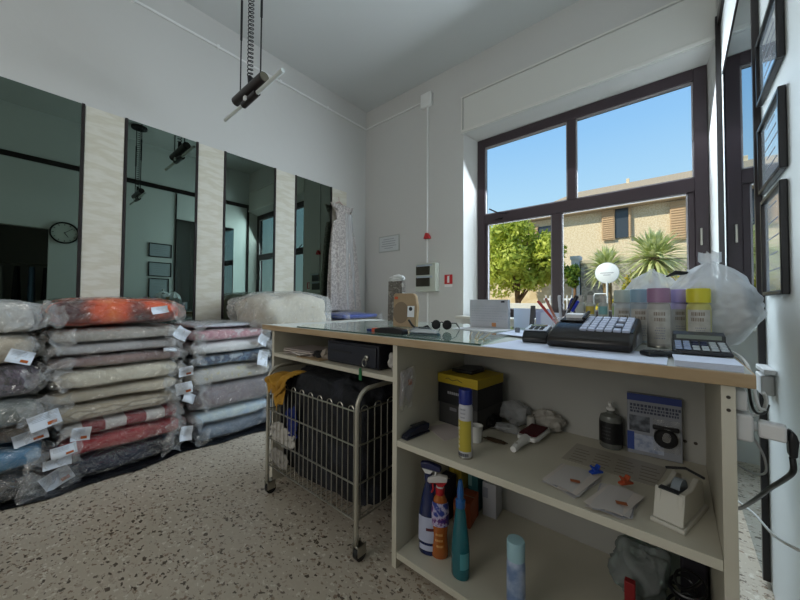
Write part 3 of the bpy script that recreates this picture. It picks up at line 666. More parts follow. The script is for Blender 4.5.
# contents
def lump(cx, cy, cz, rx, ry, rz, seed, amp=.25,  fr_=4, nu=56, nv=30, floor=None, e=.8):
    vs = []; amp = min(amp, .30)
    for j in range(nv+1):
        ph = -PI/2+PI*j/nv
        for i in range(nu):
            th = 2*PI*i/nu; d = Vector((sp(math.cos(ph), e)*sp(math.cos(th), e), sp(math.cos(ph), e)*sp(math.sin(th), e), sp(math.sin(ph), e)))
            k = 1+amp*1.2*noise.noise(d*fr_/3+Vector((seed, seed, 0)))+amp*.5*(.3-abs(noise.noise(d*fr_*.7+Vector((seed, 0, seed))))*1.5)
            z = cz+d.z*rz*k
            if floor is not None: z = max(z, floor)
            vs.append((cx+d.x*rx*k, cy+d.y*ry*k, z))
    return MB().add(vs, [(j*nu+i, j*nu+(i+1) % nu, (j+1)*nu+(i+1) % nu, (j+1)*nu+i) for j in range(nv) for i in range(nu)])
heap = tag(recenter(lump(-1.475, 1.30, .43, .375, .262, .31, 3, .10, 9, 90, 44, floor=.186, e=.32).build('laundry_heap', mat('dark_laundry', '17181d', .9, col2=['101216', '23252e', '14151a'], ns=5, bump=1, bs=14), ang=180)), 'heap of dark clothes filling the wire trolley', 'laundry', kind='stuff')
yb = mat('mustard_cloth', 'b98a2c', .85, col2='a3761f', ns=12, bump=.8, bs=25)
yc = thing('yellow_cloth', 'mustard yellow cloth draped over the front left trolley rim', 'cloth', (-1.74, .98, .45))
def drape(u, v):
    x = -1.845+u*.23
    s_ = v*.42; top = .705+.018*math.sin(u*9)+.03*u
    fold = .012*math.sin(u*22+v*4)
    if s_ < .16: return (x, 1.14-s_+.0, top-.02*(s_/.16-.6)**2*4 + fold*.4)
    L_ = s_-.16; wd = 1-min(1, L_/.26)*.35; hang = L_*(.62 if u > .5 else .30)
    xm = -1.75; return (xm+(x-xm)*wd, .972+.006*math.sin(u*15)-.012*math.sin(min(1, L_/.1)*PI), top-.01-hang+fold*.5)
MB().grid(drape, 40, 30, .004).build('cloth_fold', yb, yc, world=True, ang=180)
def strip(u, v):
    return (-1.655-.07*v+.045*(u-.5)+.02*math.sin(v*7), .967-.008*math.sin(u*PI), .70-.13*v+.01*math.sin(u*8))
MB().grid(strip, 8, 20, .004).build('hanging_strip', yb, yc, world=True, ang=180)
def rag(cx, cz, w, h, seed, y=.998):
    def f(u, v):
        a = (u-.5)*2; b_ = (v-.5)*2
        k = 1+.35*noise.noise(Vector((math.atan2(b_, a)*1.3, seed, 0)))
        sx_ = a*math.sqrt(1-b_*b_/2)*k; sz_ = b_*math.sqrt(1-a*a/2)*k
        return (cx+sx_*w+.02*noise.noise(Vector((u*3, v*3, seed))), y+.010+.012*noise.noise(Vector((u*7, v*5, seed+3)))+.03*(1-v)*0, cz+sz_*h-.15*sx_*h)
    return MB().grid(f, 34, 26, .006)
tag(recenter(rag(-1.715, .385, .125, .062, 4).build('white_cloth', mat('white_rag', 'b4b0aa', .9, bump=.6, bs=25), ang=180)), 'crumpled white cloth behind the wires, middle of the trolley front', 'cloth')
tag(recenter(rag(-1.745, .245, .10, .05, 9).build('grey_cloth', mat('grey_rag', '9b9791', .9, bump=.7, bs=30), ang=180)), 'crumpled grey cloth at the bottom left of the trolley', 'cloth')
tag(recenter(rag(-1.62, .47, .05, .09, 14).build('blue_cloth', mat('blue_rag', '1d2c6e', .9, bump=.7, bs=30), ang=180)), 'dark blue cloth pressed against the trolley wires above the white one', 'cloth')

# ================================================================== UNDER-COUNTER LEFT SHELF
cd = thing('till_box', 'black metal cash drawer with key on the upper left shelf', 'cash drawer', (-1.28, 1.30, .8155))
MB().box(-1.475, -1.085, 1.135, 1.50, .819, .935).build('housing', mat('drawer_black', '1d1f29', .45), cd, world=True, bevel=.004)
MB().box(-1.465, -1.095, 1.126, 1.136, .829, .925).build('drawer_front', mat('drawer_front', '20232e', .4), cd, world=True, bevel=.003)
MB().box(-1.44, -1.27, 1.1245, 1.1262, .880, .888).build('slot', black, cd, world=True, smooth=False)
lk = MB().lathe([(.013, 0), (.013, .008), (.009, .010)], n=20, M=T(-1.155, 1.126, .872) @ RX(PI/2)).build('lock', chrome, cd, world=True)
for x in (-1.45, -1.11): MB().lathe([(.012, 0), (.012, .004)], (x, 1.17, .8152)).build('foot', black, cd, world=True)
kt = thing('key_ring', 'key with small green tag hanging from the cash drawer lock', 'key', (-1.158, 1.105, .78))
MB().tube([(-1.158+.014*math.cos(a*PI/8), 1.110, .851+.02*math.sin(a*PI/8)) for a in range(17)], .0013, 6, cap=False).build('ring', chrome, kt, world=True)
MB().box(-1.160, -1.156, 1.105, 1.121, .862, .872).build('key_shank', chrome, kt, world=True)
MB().prism([(-1.167, .77), (-1.149, .77), (-1.149, .815), (-1.153, .828), (-1.163, .828), (-1.167, .815)], 1.084, 1.087, 'y').build('green_tag', mat('green_tag', '1f6b3d', .5), kt, world=True)
MB().tube([(-1.158, 1.108, .832), (-1.158, 1.0855, .824)], .001, 5).build('cord', chrome, kt, world=True)
for k in range(5):
    m_ = T(-1.77+.02*math.sin(k*3), 1.22+.012*math.cos(k*5), .8156+k*.0072) @ RZ(.25*math.sin(k*2.3))
    tag(recenter(MB().box(-.13, .13, -.095, .095, 0, .0065, m_).build('magazine', mat('magazine_%d' % (k % 3), ('b9aea6', 'a59a96', 'cfc9c4')[k % 3], .6), bevel=.001)),
        ['lowest', 'second', 'third', 'fourth', 'topmost'][k]+' booklet of the small pile on the upper left shelf', 'booklet', 'booklets on the upper left shelf')
tag(recenter(lump(-1.60, 1.18, .835, .06, .04, .02, 4, .6, 7, floor=.8165, e=1).build('black_pouch', mat('black_nylon', '1a191b', .7, bump=.6), ang=180)), 'small crumpled black pouch beside the booklets', 'pouch')
tag(recenter(lump(-1.525, 1.17, .845, .03, .035, .03, 8, .5, 6, floor=.8165, e=1).build('crumpled_paper', mat('beige_tissue', 'a3988c', .8, bump=.6), ang=180)), 'crumpled beige paper left of the cash drawer', 'paper')
tag(recenter(lump(-1.02, 1.20, .862, .035, .06, .045, 12, .5, 6, floor=.8165, e=1).build('white_packet', mat('white_packet', 'b9b5b0', .6, bump=.6), ang=180)), 'crumpled white packet right of the cash drawer', 'packet')
tag(recenter(MB().box(-1.73, -1.50, 1.10, 1.165, .8156, .8195).build('cardboard_sheet', mat('kraft_sheet', 'a8906f', .8), smooth=False)), 'thin brown card at the front edge of the upper left shelf', 'card')

# ================================================================== MIDDLE SHELF (right bay)
Z1 = .5465
sb = thing('shoe_box', 'dark shoe box with yellow-edged lid on the middle shelf', 'box', (-.845, 1.60, Z1))
MX = T(-.924, 1.405, Z1) @ RZ(-.10)
MB().box(.004, .226, .004, .229, 0, .165, MX).build('box_base', mat('box_grey', '3a3938', .7), sb, world=True, bevel=.002)
MB().box(0, .230, 0, .233, .10, .198, MX).build('lid_side', mat('box_black', '17171a', .6), sb, world=True, bevel=.002)
MB().box(-.002, .232, -.002, .235, .199, .243, MX).build('lid_top', mat('box_yellow', 'b39a1e', .6), sb, world=True, bevel=.002)
tl = MB()
for k in range(6): tl.box(.06+k*.012, .069+k*.012, -.0012, .0005, .150, .162, MX)
tl.build('brand_print', mat('pale_print', '9b9ba0', .7), sb, world=True, smooth=False)
MB().tube([MX @ Vector((.05+.014*k, -.003, .222+.005*math.sin(k*1.6))) for k in range(8)], .0015, 5).build('scribble', black, sb, world=True)
MB().box(.07, .11, .0028, .0045, .07, .085, MX).build('side_label', mat('pale_label', '77757a', .7), sb, world=True, smooth=False)
tag(recenter(MB().prism([(-.885, 1.47), (-.765, 1.46), (-.755, 1.58), (-.79, 1.63), (-.875, 1.61)], Z1+.2435, Z1+.262, 'z').build('black_wallet', black, bevel=.005)), 'flat black wallet lying on top of the shoe box', 'wallet')
st = thing('stapler', 'small dark blue stapler at left front of the middle shelf', 'stapler', (-.90, 1.19, Z1), -.25)
st.rotation_euler = (0, 0, -.12)
MB().box(-.018, .018, -.075, .075, 0, .010).build('base', mat('navy_plastic', '14182a', .35), st, bevel=.003)
MB().prism([(-.075, .011), (.062, .011), (.075, .02), (.075, .042), (.02, .046), (-.04, .030), (-.075, .018)], -.015, .015, 'x').build('arm', mat('navy_plastic2', '171c30', .3), st, bevel=.004)
MB().box(-.011, .011, -.03, .06, .0462, .049).build('top_grip', dgrey, st, bevel=.001)
# papers under the spray can and box
tag(recenter(MB().prism([(-.92, 1.30), (-.77, 1.22), (-.72, 1.40), (-.86, 1.42)], Z1, Z1+.0015, 'z').build('paper_sheet', mat('pale_pinkish_paper', 'c0b6b4', .8), smooth=False)), 'pale pinkish paper in front of the shoe box', 'paper')
def spray(name, label, loc, r, h, capc, bodyfn, capH=.055, grp=None, rz=0, capr=None, cat='spray can'):
    t = thing(name, label, cat, loc, rz, grp)
    bm_ = bodyfn
    zb = h-capH
    MB().lathe([(r*.94, 0), (r, .006), (r, zb-.020), (r*.93, zb-.006), (r*.80, zb-.001)], n=32).build('can_body', bm_, t)
    cr = capr or r*.97
    MB().lathe([(cr, zb-.0), (cr, h-.006), (cr*.93, h-.001), (cr*.5, h)], n=32).build('cap', capc, t)
    MB().lathe([(r*.99, -.0), (r*1.02, .002), (r*1.02, .006), (r*.99, .008)], n=32).build('base_rim', chrome, t)
    return t
def band(t, r, z0, z1, a0, a1, m, name='label_panel', seg=14):
    """printed patch wrapped on a cylinder"""
    MB().grid(lambda u, v: ((r)*math.cos(a0+(a1-a0)*u), r*math.sin(a0+(a1-a0)*u), z0+(z1-z0)*v), seg, 1).build(name, m, t)
def glyphs(t, r, z0, z1, ac, m, rows=3, width=.5, name='lettering', seed=1, big=False):
    rnd = random.Random(seed); mb = MB()
    for k in range(rows):
        zz = z1-(k+.5)*(z1-z0)/rows; hgt = (z1-z0)/rows*(.62 if big else .4); a = ac-width*(.6+.4*rnd.random())
        end = ac+width*(.6+.4*rnd.random())
        while a < end:
            w = .05+.10*rnd.random()
            mb.grid(lambda u, v, a=a, w=w: (r*math.cos(a+w*u), r*math.sin(a+w*u), zz-hgt/2+hgt*v), 2, 1); a += w+.05
    mb.build(name, m, t)
t = spray('spray_can', 'yellow and white spray can with blue cap, front of middle shelf', (-.632, 1.155, Z1), .027, .262, mat('cap_blue', '16277a', .35), mat('can_white', 'bfbfc6', .35), .056)
band(t, .0274, .028, .145, -2.9, -.2, mat('can_yellow', 'b5a63c', .4)); glyphs(t, .0277, .035, .14, -2.2, mat('cream_print', 'ded8c0', .6), 6, .22, seed=4, big=True)
glyphs(t, .0277, .006, .026, -1.6, dink, 1, .9, seed=6, big=True); glyphs(t, .0275, .15, .195, -1.5, ink, 3, .5, seed=9)
cupt = thing('plastic_cup', 'small white plastic cup behind the yellow spray can', 'cup', (-.665, 1.31, Z1))
MB().lathe([(.022, 0), (.027, .062), (.029, .066), (.029, .069), (.026, .069), (.021, .004), (.0005, .004)], n=28).build('wall', mat('cup_white', 'd2d2ce', .35), cupt)
br = thing('lint_brush', 'white-handled lint brush with dark red pad on middle shelf', 'brush', (-.497, 1.385, Z1))
br.rotation_euler = (.0, 0, -.06)
MB().prism([(-.037, .04), (.037, .04), (.045, .07), (.045, .20), (.035, .22), (-.035, .22), (-.045, .20), (-.045, .07)], .012, .030, 'z').build('brush_head', whitep, br, bevel=.005)
MB().prism([(-.036, .055), (.036, .055), (.037, .20), (-.037, .20)], .0305, .037, 'z').build('velvet_pad', mat('dark_red_velvet', '4d1018', .95, bump=.5, bs=80), br, bevel=.003)
MB().tube([(0, .045, .021), (0, -.02, .020), (0, -.06, .017), (0, -.082, .016)], .014, 14, rs=[.020, .014, .014, .012]).build('handle', whitep, br)
MB().lathe([(.006, 0), (.006, .004)], (0, -.052, .0295), n=12).build('hang_button', mat('button_grey', 'bdbab4', .4), br)
tag(recenter(lump(-.47, 1.655-.02, Z1+.05, .07, .035, .048, 22, .5, 6, floor=Z1+.001, e=1).build('spotted_bag', mat('spotted_plastic', '1a1917', .4, col2=['a8a49c', 'a8a49c'], tex='voronoi', ns=30, lo=.14, hi=.2, bump=.8), ang=180)), 'crumpled plastic bag with black spots against the back panel', 'plastic bag')
tag(recenter(lump(-.62, 1.615, Z1+.06, .075, .05, .055, 25, .45, 6, floor=Z1+.001, e=1).build('clear_bag', film('grey_clear', opac=.3, tint='b8bab4'), ang=180)), 'crumpled clear plastic bag right of the shoe box', 'plastic bag')
tag(recenter(lump(-.60, 1.50, Z1+.018, .06, .04, .016, 28, .5, 6, floor=Z1+.001, e=1).build('clear_packet', film('clear_packet', opac=.35, tint='c8c8c2'), ang=180)), 'flat clear packet lying behind the lint brush', 'packet')
tag(recenter(lump(-.60, 1.36, Z1+.006, .05, .018, .005, 31, .8, 7, floor=Z1+.001, e=1).build('twig_of_string', mat('brown_string', '4f3c29', .9, bump=.8), ang=180)), 'small tangle of brown string behind the white cup', 'string')
tag(recenter(lump(-.69, 1.53-.02, Z1+.03, .028, .05, .028, 33, .5, 6, floor=Z1+.001, e=1).build('black_cloth', mat('black_fluff', '0f0f10', .95, bump=.8), ang=180)), 'crumpled black cloth at the right side of the shoe box', 'cloth')
tag(recenter(MB().lathe([(.018, 0), (.020, .05), (.016, .062), (.001, .062)], (-.53, 1.60, Z1), n=20).build('small_jar', mat('small_jar_white', 'a8a59e', .5))), 'small white tub behind the lint brush pad', 'tub')
bt = thing('pump_bottle', 'clear bottle with black label and white pump, against back panel', 'bottle', (-.215, 1.636, Z1))
bt.scale = (.92, .92, 1.05)
MB().lathe([(.040, 0), (.045, .006), (.045, .108), (.040, .124), (.016, .134), (.015, .144)], n=36).build('bottle_body', clear('clear_bottle', '8f928c', .55), bt)
band(bt, .0456, .022, .104, -PI, PI, mat('black_label', '0e0e10', .5), seg=40); glyphs(bt, .0460, .035, .09, -1.9, mat('dim_print', '3a3a3d', .6), 4, .5, seed=3)
pm = MB().lathe([(.013, .144), (.017, .146), (.017, .154), (.007, .158), (.007, .170), (.010, .172), (.010, .178), (.004, .180)], n=20).box(-.005, .005, -.03, 0, .170, .177).build('pump_head', whitep, bt)
# packaged product leaning on the back panel
pk = thing('packaged_goods', 'white and blue carded package leaning on the back panel', 'package', (-.075, 1.62, Z1), 0)
MP = T(-.072, 1.628, Z1+.002) @ RZ(.08) @ RX(-.05)
MB().box(-.085, .085, 0, .035, 0, .235, MP).build('card', mat('pack_white', '8f929a', .5), pk, world=True, bevel=.002)
MB().box(-.085, .085, -.0012, 0, .208, .235, MP).build('header_band', mat('pack_blue', '27397c', .5), pk, world=True, smooth=False)
tx = MB(); rnd = random.Random(5)
for k, z in enumerate((.196, .182, .170)):
    x = -.075
    while x < .075: w = .004+.006*rnd.random(); tx.box(x, x+w, -.0012, 0, z-.008 if k else z-.010, z, MP); x += w+.003
tx.build('header_print', mat('pack_ink', '3a3f55', .6), pk, world=True, smooth=False)
MB().box(-.078, -.012, -.0012, 0, .09, .150, MP).build('picture_panel', mat('pack_photo', '3c4048', .5, col2='777c86', ns=30), pk, world=True, smooth=False)
MB().box(-.078, .03, -.0012, 0, .015, .078, MP).build('diagram_panel', mat('pack_pale', 'aeb6c8', .5, col2='7f8cab', ns=40), pk, world=True, smooth=False)
MB().box(-.085, -.062, -.0016, -.0005, .015, .085, MP).build('blue_side_patch', mat('pack_blue2', '2d468f', .5), pk, world=True, smooth=False)
MB().lathe([(.036, 0), (.036, .02), (.030, .026), (.012, .026), (.012, .018)], n=30, M=MP @ T(.035, -.001, .085) @ RX(PI/2)).build('black_reel', black, pk, world=True)
MB().box(-.004, .075, -.022, -.0015, .112, .128, MP).build('reel_arm', black, pk, world=True, bevel=.004)
MB().grid(lambda u, v: MP @ Vector((-.002+.08*u, -.006-.024*math.sin(u*PI)*math.sin(v*PI), .03+v*.12)), 12, 12).build('blister', wrap2, pk, world=True)
# laminated strip of papers
ls = thing('paper_strip', 'long laminated strip of price papers on the middle shelf', 'paper', (-.2, 1.48, Z1))
MB().prism([(-.345, 1.385), (-.06, 1.375), (-.03, 1.56), (-.33, 1.575)], Z1, Z1+.0012, 'z').build('sheet', mat('laminate_grey', 'a9a294', .3), ls, world=True, smooth=False)
for k in range(4):
    xa = -.325+k*.072
    w = MB()
    for q in range(5): w.box(xa+.004, xa+.05+.008*((q*3) % 2), 1.40+q*.028, 1.407+q*.028, Z1+.0012, Z1+.0017)
    w.build('print', mat('faded_print', '8b8478', .7), ls, world=True, smooth=False)
# two receipts bunches with clips
def rbunch(pts, clipc, lab, seed, cl):
    cx = sum(p[0] for p in pts)/4; cy = sum(p[1] for p in pts)/4
    t = thing('clipped_receipts', lab, 'receipts', (cx, cy, Z1), group='clipped receipts on the middle shelf'); rnd = random.Random(seed)
    for q in range(4):
        a = (rnd.random()-.5)*.35; M = T(cx, cy, Z1+.0015+q*.003) @ RZ(a) @ T(-cx, -cy, 0)
        P = [Vector((p[0], p[1], 0)) for p in pts]
        fn = lambda u, v: M @ (P[0]*(1-u)*(1-v)+P[3]*u*(1-v)+P[1]*(1-u)*v+P[2]*u*v+Vector((0, 0, .006*math.sin(u*PI+q)**2)))
        MB().grid(fn, 8, 6, .0008).build('receipt', mat('receipt_%d' % (q % 3), ('c6c2c0', 'a9aab2', 'd0c8c2')[q % 3], .7), t, world=True)
    for q in range(1):
        M = T(cx+(-.03 if q else .02), cy+(.02 if q else -.03), Z1+.0215) @ RZ(.4*q+.3)
        MB().box(-.014, .014, -.008, .008, 0, .001, M).build('orange_stamp', mat('orange_dim', '9c5a36', .8), t, world=True, smooth=False)
    M = T(cl[0], cl[1], Z1+.022) @ RZ(.9)
    MB().prism([(-.022, 0), (.022, 0), (.024, .006), (.006, .012), (.014, .026), (.008, .028), (-.003, .014), (-.014, .026), (-.020, .024), (-.010, .010), (-.024, .006)], -.008, .008, 'y', M).build('peg_clip', clipc, t, world=True, bevel=.002)
rbunch([(-.345, 1.155), (-.325, 1.32), (-.205, 1.31), (-.235, 1.13)], mat('blue_peg', '1d44a8', .4), 'clipped receipts with a blue peg on the middle shelf', 3, (-.215, 1.30))
rbunch([(-.205, 1.10), (-.185, 1.27), (-.09, 1.265), (-.11, 1.11)], mat('orange_peg', 'a8492a', .4), 'clipped receipts with an orange peg near shelf front', 8, (-.13, 1.285))
# tape dispenser
td = thing('tape_dispenser', 'cream desk tape dispenser at right end of the middle shelf', 'tape dispenser', (0, 1.24, Z1))
td.rotation_euler = (0, 0, -.28)
tdm = mat('cream_plastic', 'c9c6bb', .45)
MB().box(-.038, .038, -.095, .11, 0, .012).build('base', tdm, td, bevel=.003)
for sx_ in (-1, 1):
    a, b = (.018, .031) if sx_ > 0 else (-.031, -.018)
    MB().prism([(-.085, .0125), (.10, .0125), (.085, .085), (.05, .100), (.0, .085), (-.068, .090), (-.075, .088)], a, b, 'x').build('side_wall', tdm, td, bevel=.003)
MB().prism([(-.0885, .0125), (-.075, .0125), (-.063, .092), (-.0705, .092)], -.033, .033, 'x').build('front_wall', tdm, td, bevel=.002)
MB().box(-.017, .017, .035, .095, .0125, .075).build('rear_block', tdm, td, bevel=.003)
MB().tube([(-.010, .0, .067), (.010, .0, .067)], .036, 30).build('tape_roll', mat('tape_grey', '8d97a0', .2), td)
MB().box(-.022, .022, -.082, -.060, .0925, .0955).build('cutter_blade', dgrey, td, smooth=False)
MB().tube([(-.040, .03, .110), (.0, .055, .117), (.045, .04, .112)], .004, 8).build('tape_end', mat('loop_black', '17171a', .4), td)

# ================================================================== BOTTOM SHELF
Z0 = .0705
def bottle_thing(name, label, loc, rz, cat='spray bottle'): return thing(name, label, cat, loc, rz, 'spray bottles on the bottom shelf')
t = bottle_thing('spray_bottle', 'navy blue spray bottle with white label, leftmost on bottom shelf', (-.828, 1.185, Z0), .3)
MB().lathe([(.038, 0), (.042, .008), (.043, .12), (.040, .18), (.030, .235), (.016, .29), (.014, .305)], n=28, sy=.62).build('bottle_body', clear('navy_liquid', '18285e', .75), t)
MB().grid(lambda u, v: ((.0452-.002*v)*math.cos(-2.7+2.2*u), (.0283-.0012*v)*math.sin(-2.7+2.2*u), .055+.105*v), 14, 3).build('label_panel', mat('label_lilac', 'b7bcd4', .5), t)
MB().grid(lambda u, v: ((.0447)*math.cos(-2.4+1.9*u), (.0283)*math.sin(-2.4+1.9*u), .022+.022*v), 14, 1).build('lower_label', mat('label_lilac', 'b7bcd4', .5), t)
MB().grid(lambda u, v: ((.0462-.008*.4)*math.cos(-1.6+.9*u), (.0292)*math.sin(-1.6+.9*u), .105+.012*v), 8, 1).build('label_print', mat('label_red_ink', '5b2230', .5), t)
def trigger(t, z, c1, c2, s=1.0, flip=1):
    MB().lathe([(.017*s, z), (.018*s, z+.028*s), (.014*s, z+.03*s)], n=20).build('collar', c1, t)
    MB().prism([(-.030*s*flip, z+.050*s), (.050*s*flip, z+.045*s), (.058*s*flip, z+.052*s), (.054*s*flip, z+.068*s), (.0, z+.080*s), (-.034*s*flip, z+.074*s)], -.012*s, .012*s, 'y').build('spray_head', c1, t, bevel=.004*s)
    MB().prism([(-.012*s*flip, z+.030*s), (.010*s*flip, z+.030*s), (.022*s*flip, z+.045*s), (.050*s*flip, z+.0435*s), (-.028*s*flip, z+.049*s)], -.009*s, .009*s, 'y').build('neck', c2, t)
    MB().prism([(.030*s*flip, z+.044*s), (.038*s*flip, z+.044*s), (.034*s*flip, z+.015*s), (.042*s*flip, z+.0*s), (.034*s*flip, z+.0*s), (.026*s*flip, z+.018*s)], -.007*s, .007*s, 'y').build('trigger_lever', c2, t, bevel=.002*s)
trigger(t, .305, mat('navy_cap', '161f4c', .35), whitep)
t = bottle_thing('spray_bottle', 'orange spray bottle with red and white head on bottom shelf', (-.778, 1.20, Z0), .6)
MB().lathe([(.032, 0), (.036, .006), (.036, .03), (.031, .09), (.036, .15), (.037, .18), (.028, .235), (.018, .26)], n=28, sy=.75).build('bottle_body', clear('orange_liquid', 'b5642a', .85), t)
MB().grid(lambda u, v: ((.0385-.010*max(0, v-.5))*math.cos(-3.0+3*u), (.0295-.008*max(0, v-.5))*math.sin(-3.0+3*u), .135+.095*v), 16, 6).build('label_panel', mat('label_purple_blue', '2e2f7a', .4, col2=['6a2a74', 'c9c3dc', '2a3b8e'], ns=26), t)
glyphs(t, .0375, .05, .12, -1.7, mat('amber_print', 'd9a55a', .5), 3, .5, seed=12)
trigger(t, .262, mat('white_head', 'd5d2cf', .35), mat('red_neck', 'b02028', .4), .95, -1)
MB().lathe([(.0185, .258), (.020, .285), (.014, .29)], n=20).build('red_collar', mat('red_neck', 'b02028', .4), t)
t = bottle_thing('spray_bottle', 'teal bottle with slim blue spout, third on the bottom shelf', (-.660, 1.165, Z0), .1)
MB().lathe([(.033, 0), (.037, .008), (.038, .10), (.033, .16), (.026, .21), (.020, .255), (.016, .27)], n=28, sy=.72).build('bottle_body', clear('teal_liquid', '1d6f7a', .75), t)
MB().lathe([(.019, .268), (.020, .295), (.013, .302), (.014, .33), (.010, .355), (.007, .372)], n=20).build('spout_cap', clear('blue_cap_plastic', '1f62a8', .85), t)
band(t, .0386, .05, .11, -1.2, -.2, mat('label_teal_pale', '4f98a0', .5))
t = spray('spray_can', 'pale blue spray can with light cap at the bottom shelf front', (-.432, 1.145, Z0), .031, .258, mat('cap_pale_blue', '9fc4cf', .4), mat('can_blue_white', '6f86ac', .35, col2='a9b7cf', ns=18), .062)
glyphs(t, .0296, .06, .19, -1.9, mat('print_blueish', 'd5dae8', .5), 4, .6, seed=21, big=True)
def carton(label, x0_, x1_, y0_, y1_, h, c, rz=0, c2=None, lid=None):
    t = thing('carton', label, 'box', ((x0_+x1_)/2, (y0_+y1_)/2, Z0), rz, 'cartons on the bottom shelf')
    lx, ly = (x1_-x0_)/2, (y1_-y0_)/2
    MB().box(-lx, lx, -ly, ly, 0, h).build('box_body', mat('carton_'+c, c, .6), t, bevel=.002)
    MB().box(-lx-.0006, -lx*.2, -ly-.0006, -ly+.001, h*.55, h*.85).build('printed_label', mat('carton_lab_'+(c2 or c), c2 or c, .6), t, smooth=False)
    MB().box(-lx*.98, lx*.98, -.002, .002, h, h+.0006).build('top_seam', mat('tape_seam', '9a8f78', .5), t, smooth=False)
    return t
carton('tall yellow carton at the back left of bottom shelf', -.915, -.845, 1.50, 1.66, .30, '96801f', 0, 'b8a23a')
carton('dark navy carton between yellow and teal cartons', -.925, -.865, 1.36, 1.485, .20, '1c2138', 0, '2f3b6a')
carton('teal carton behind the orange carton', -.838, -.785, 1.56, 1.67, .225, '2f6a70', 0, '79a7a6')
carton('low orange carton lying between teal and white cartons', -.85, -.765, 1.42, 1.545, .115, '9c4a22', .15, 'b8683c')
carton('white carton standing near the back panel', -.765, -.695, 1.57, 1.665, .165, 'b9bac0', .08, '8b8f9c')
tag(recenter(lump(-.115, 1.52, Z0+.10, .085, .085, .10, 41, .4, 5, floor=Z0+.001, e=.9).build('green_bag', film('green_sack', opac=.22, tint='8fa89f', gl='aaccc0', rough=.25), ang=180)), 'pale green plastic bag crumpled on the bottom shelf', 'plastic bag')
tag(recenter(MB().box(-.145, -.115, 1.36, 1.385, Z0, Z0+.14).build('red_carton', mat('dark_red_card', '8a1a1e', .5), bevel=.002)), 'narrow upright red packet before the green bag', 'packet')
tb_ = thing('wicker_tub', 'beige round tub with rolled rim at right of bottom shelf', 'tub', (-.055, 1.26, Z0))
MB().lathe([(.060, 0), (.075, .085), (.080, .088), (.080, .094), (.072, .094), (.058, .006), (.001, .006)], n=40).build('tub_wall', mat('tub_beige', '8d8468', .6), tb_)
cb = thing('coiled_cable', 'black coiled cable heap right of the green bag', 'cable', (.02, 1.42, Z0))
rnd = random.Random(2); pts = []
for k in range(240):
    a = k*.21; pts.append((.015+(.038+.012*math.sin(k*.13))*math.cos(a), 1.43+(.05+.012*math.cos(k*.11))*math.sin(a), Z0+.01+.185*k/240+.012*math.sin(a*1.3)))
MB().tube(pts, .0045, 6).build('cable_loops', black, cb, world=True)
tag(recenter(MB().box(.0, .07, 1.52, 1.66, Z0, Z0+.21).build('dark_case', mat('dark_purple_case', '18141f', .6), bevel=.008)), 'dark case standing in the right back corner of bottom shelf', 'case')

# ================================================================== ON THE COUNTERTOP
# cardboard gift bag and grey patterned bag
kb = thing('cardboard_packaging', 'kraft cardboard pack with oval window and white label on counter', 'packaging', (-1.235, 1.50, ZG))
MK = T(-1.235, 1.50, ZG) @ RZ(.10) @ RX(-.06)
MB().prism([(-.075, 0), (.085, 0), (.090, .12), (.075, .185), (.06, .20), (-.07, .20), (-.078, .19)], 0, .030, 'y', MK).build('card_shell', mat('kraft_card', 'a78f72', .8, col2='9b8467', ns=10), kb, world=True, bevel=.003)
MB().prism([(-.02+.055*math.cos(a)*1.0, .085+.065*math.sin(a)) for a in [k*PI/12 for k in range(-6, 19)]], -.0015, -.0003, 'y', MK).build('oval_window', mat('kraft_dark', '7d6a55', .6), kb, world=True, smooth=False)
MB().box(.028, .075, -.003, -.0018, .06, .125, MK).build('white_label', paper, kb, world=True, smooth=False)
MB().box(-.068, -.045, -.003, -.0005, .165, .180, MK).build('red_mark', mat('orange_red_mark', 'c4502a', .6), kb, world=True, smooth=False)
MB().lathe([(.012, 0), (.012, .0008)], n=16, M=MK @ T(.05, -.0032, .108) @ RX(PI/2)).build('label_logo', dink, kb, world=True)
gb = thing('patterned_bag', 'slim dark grey patterned gift bag with white tissue on top', 'bag', (-1.68, 1.90, ZG))
MB().prism([(-.075, 0), (.075, 0), (.07, .31), (-.07, .31)], 0, .05, 'y', T(-1.675, 1.93, ZG)).build('bag_body', mat('grey_pattern', '6f6862', .7, col2=['4f4843', '8b847c'], ns=30), gb, world=True, bevel=.003)
lump(-1.675, 1.955, ZG+.33, .065, .03, .03, 50, .5, 6, e=1).build('tissue', mat('tissue_white', 'd6d6d6', .8, bump=.5), gb, world=True, ang=180)
# small odds on the glass
ph = thing('black_case', 'black spectacle case with orange and blue ends near glass front', 'case', (-1.03, 1.16, ZG))
MB().prism([(-.09, 0), (.09, 0), (.085, .022), (.03, .03), (-.05, .026), (-.09, .018)], -.022, .022, 'y').build('case_body', black, ph, bevel=.004)
MB().box(-.115, -.09, -.015, .015, 0, .02).build('orange_end', mat('orange_plastic', 'c8573a', .5), ph, bevel=.003)
MB().box(-.155, -.116, -.010, .010, 0, .014).build('blue_end', mat('blue_plastic_dk', '1c2c6e', .4), ph, bevel=.003)
pw = thing('hand_stapler', 'silver and teal hand tool lying on the glass sheet', 'tool', (-.865, 1.20, ZG), .2)
pw.scale = (.72, .9, .75)
MB().box(-.09, .10, -.02, .02, 0, .012).build('lower_jaw', mat('teal_metal', '27424a', .3), pw, bevel=.003)
MB().prism([(-.09, .013), (.09, .013), (.10, .024), (.03, .042), (-.05, .040), (-.09, .028)], -.013, .013, 'y').build('upper_jaw', mat('silver_paint', 'b8c0c6', .25, metal=.5), pw, bevel=.004)
MB().box(-.03, .05, -.0135, .0135, .0425, .046).build('grip_strip', mat('teal_metal', '27424a', .3), pw, bevel=.001)
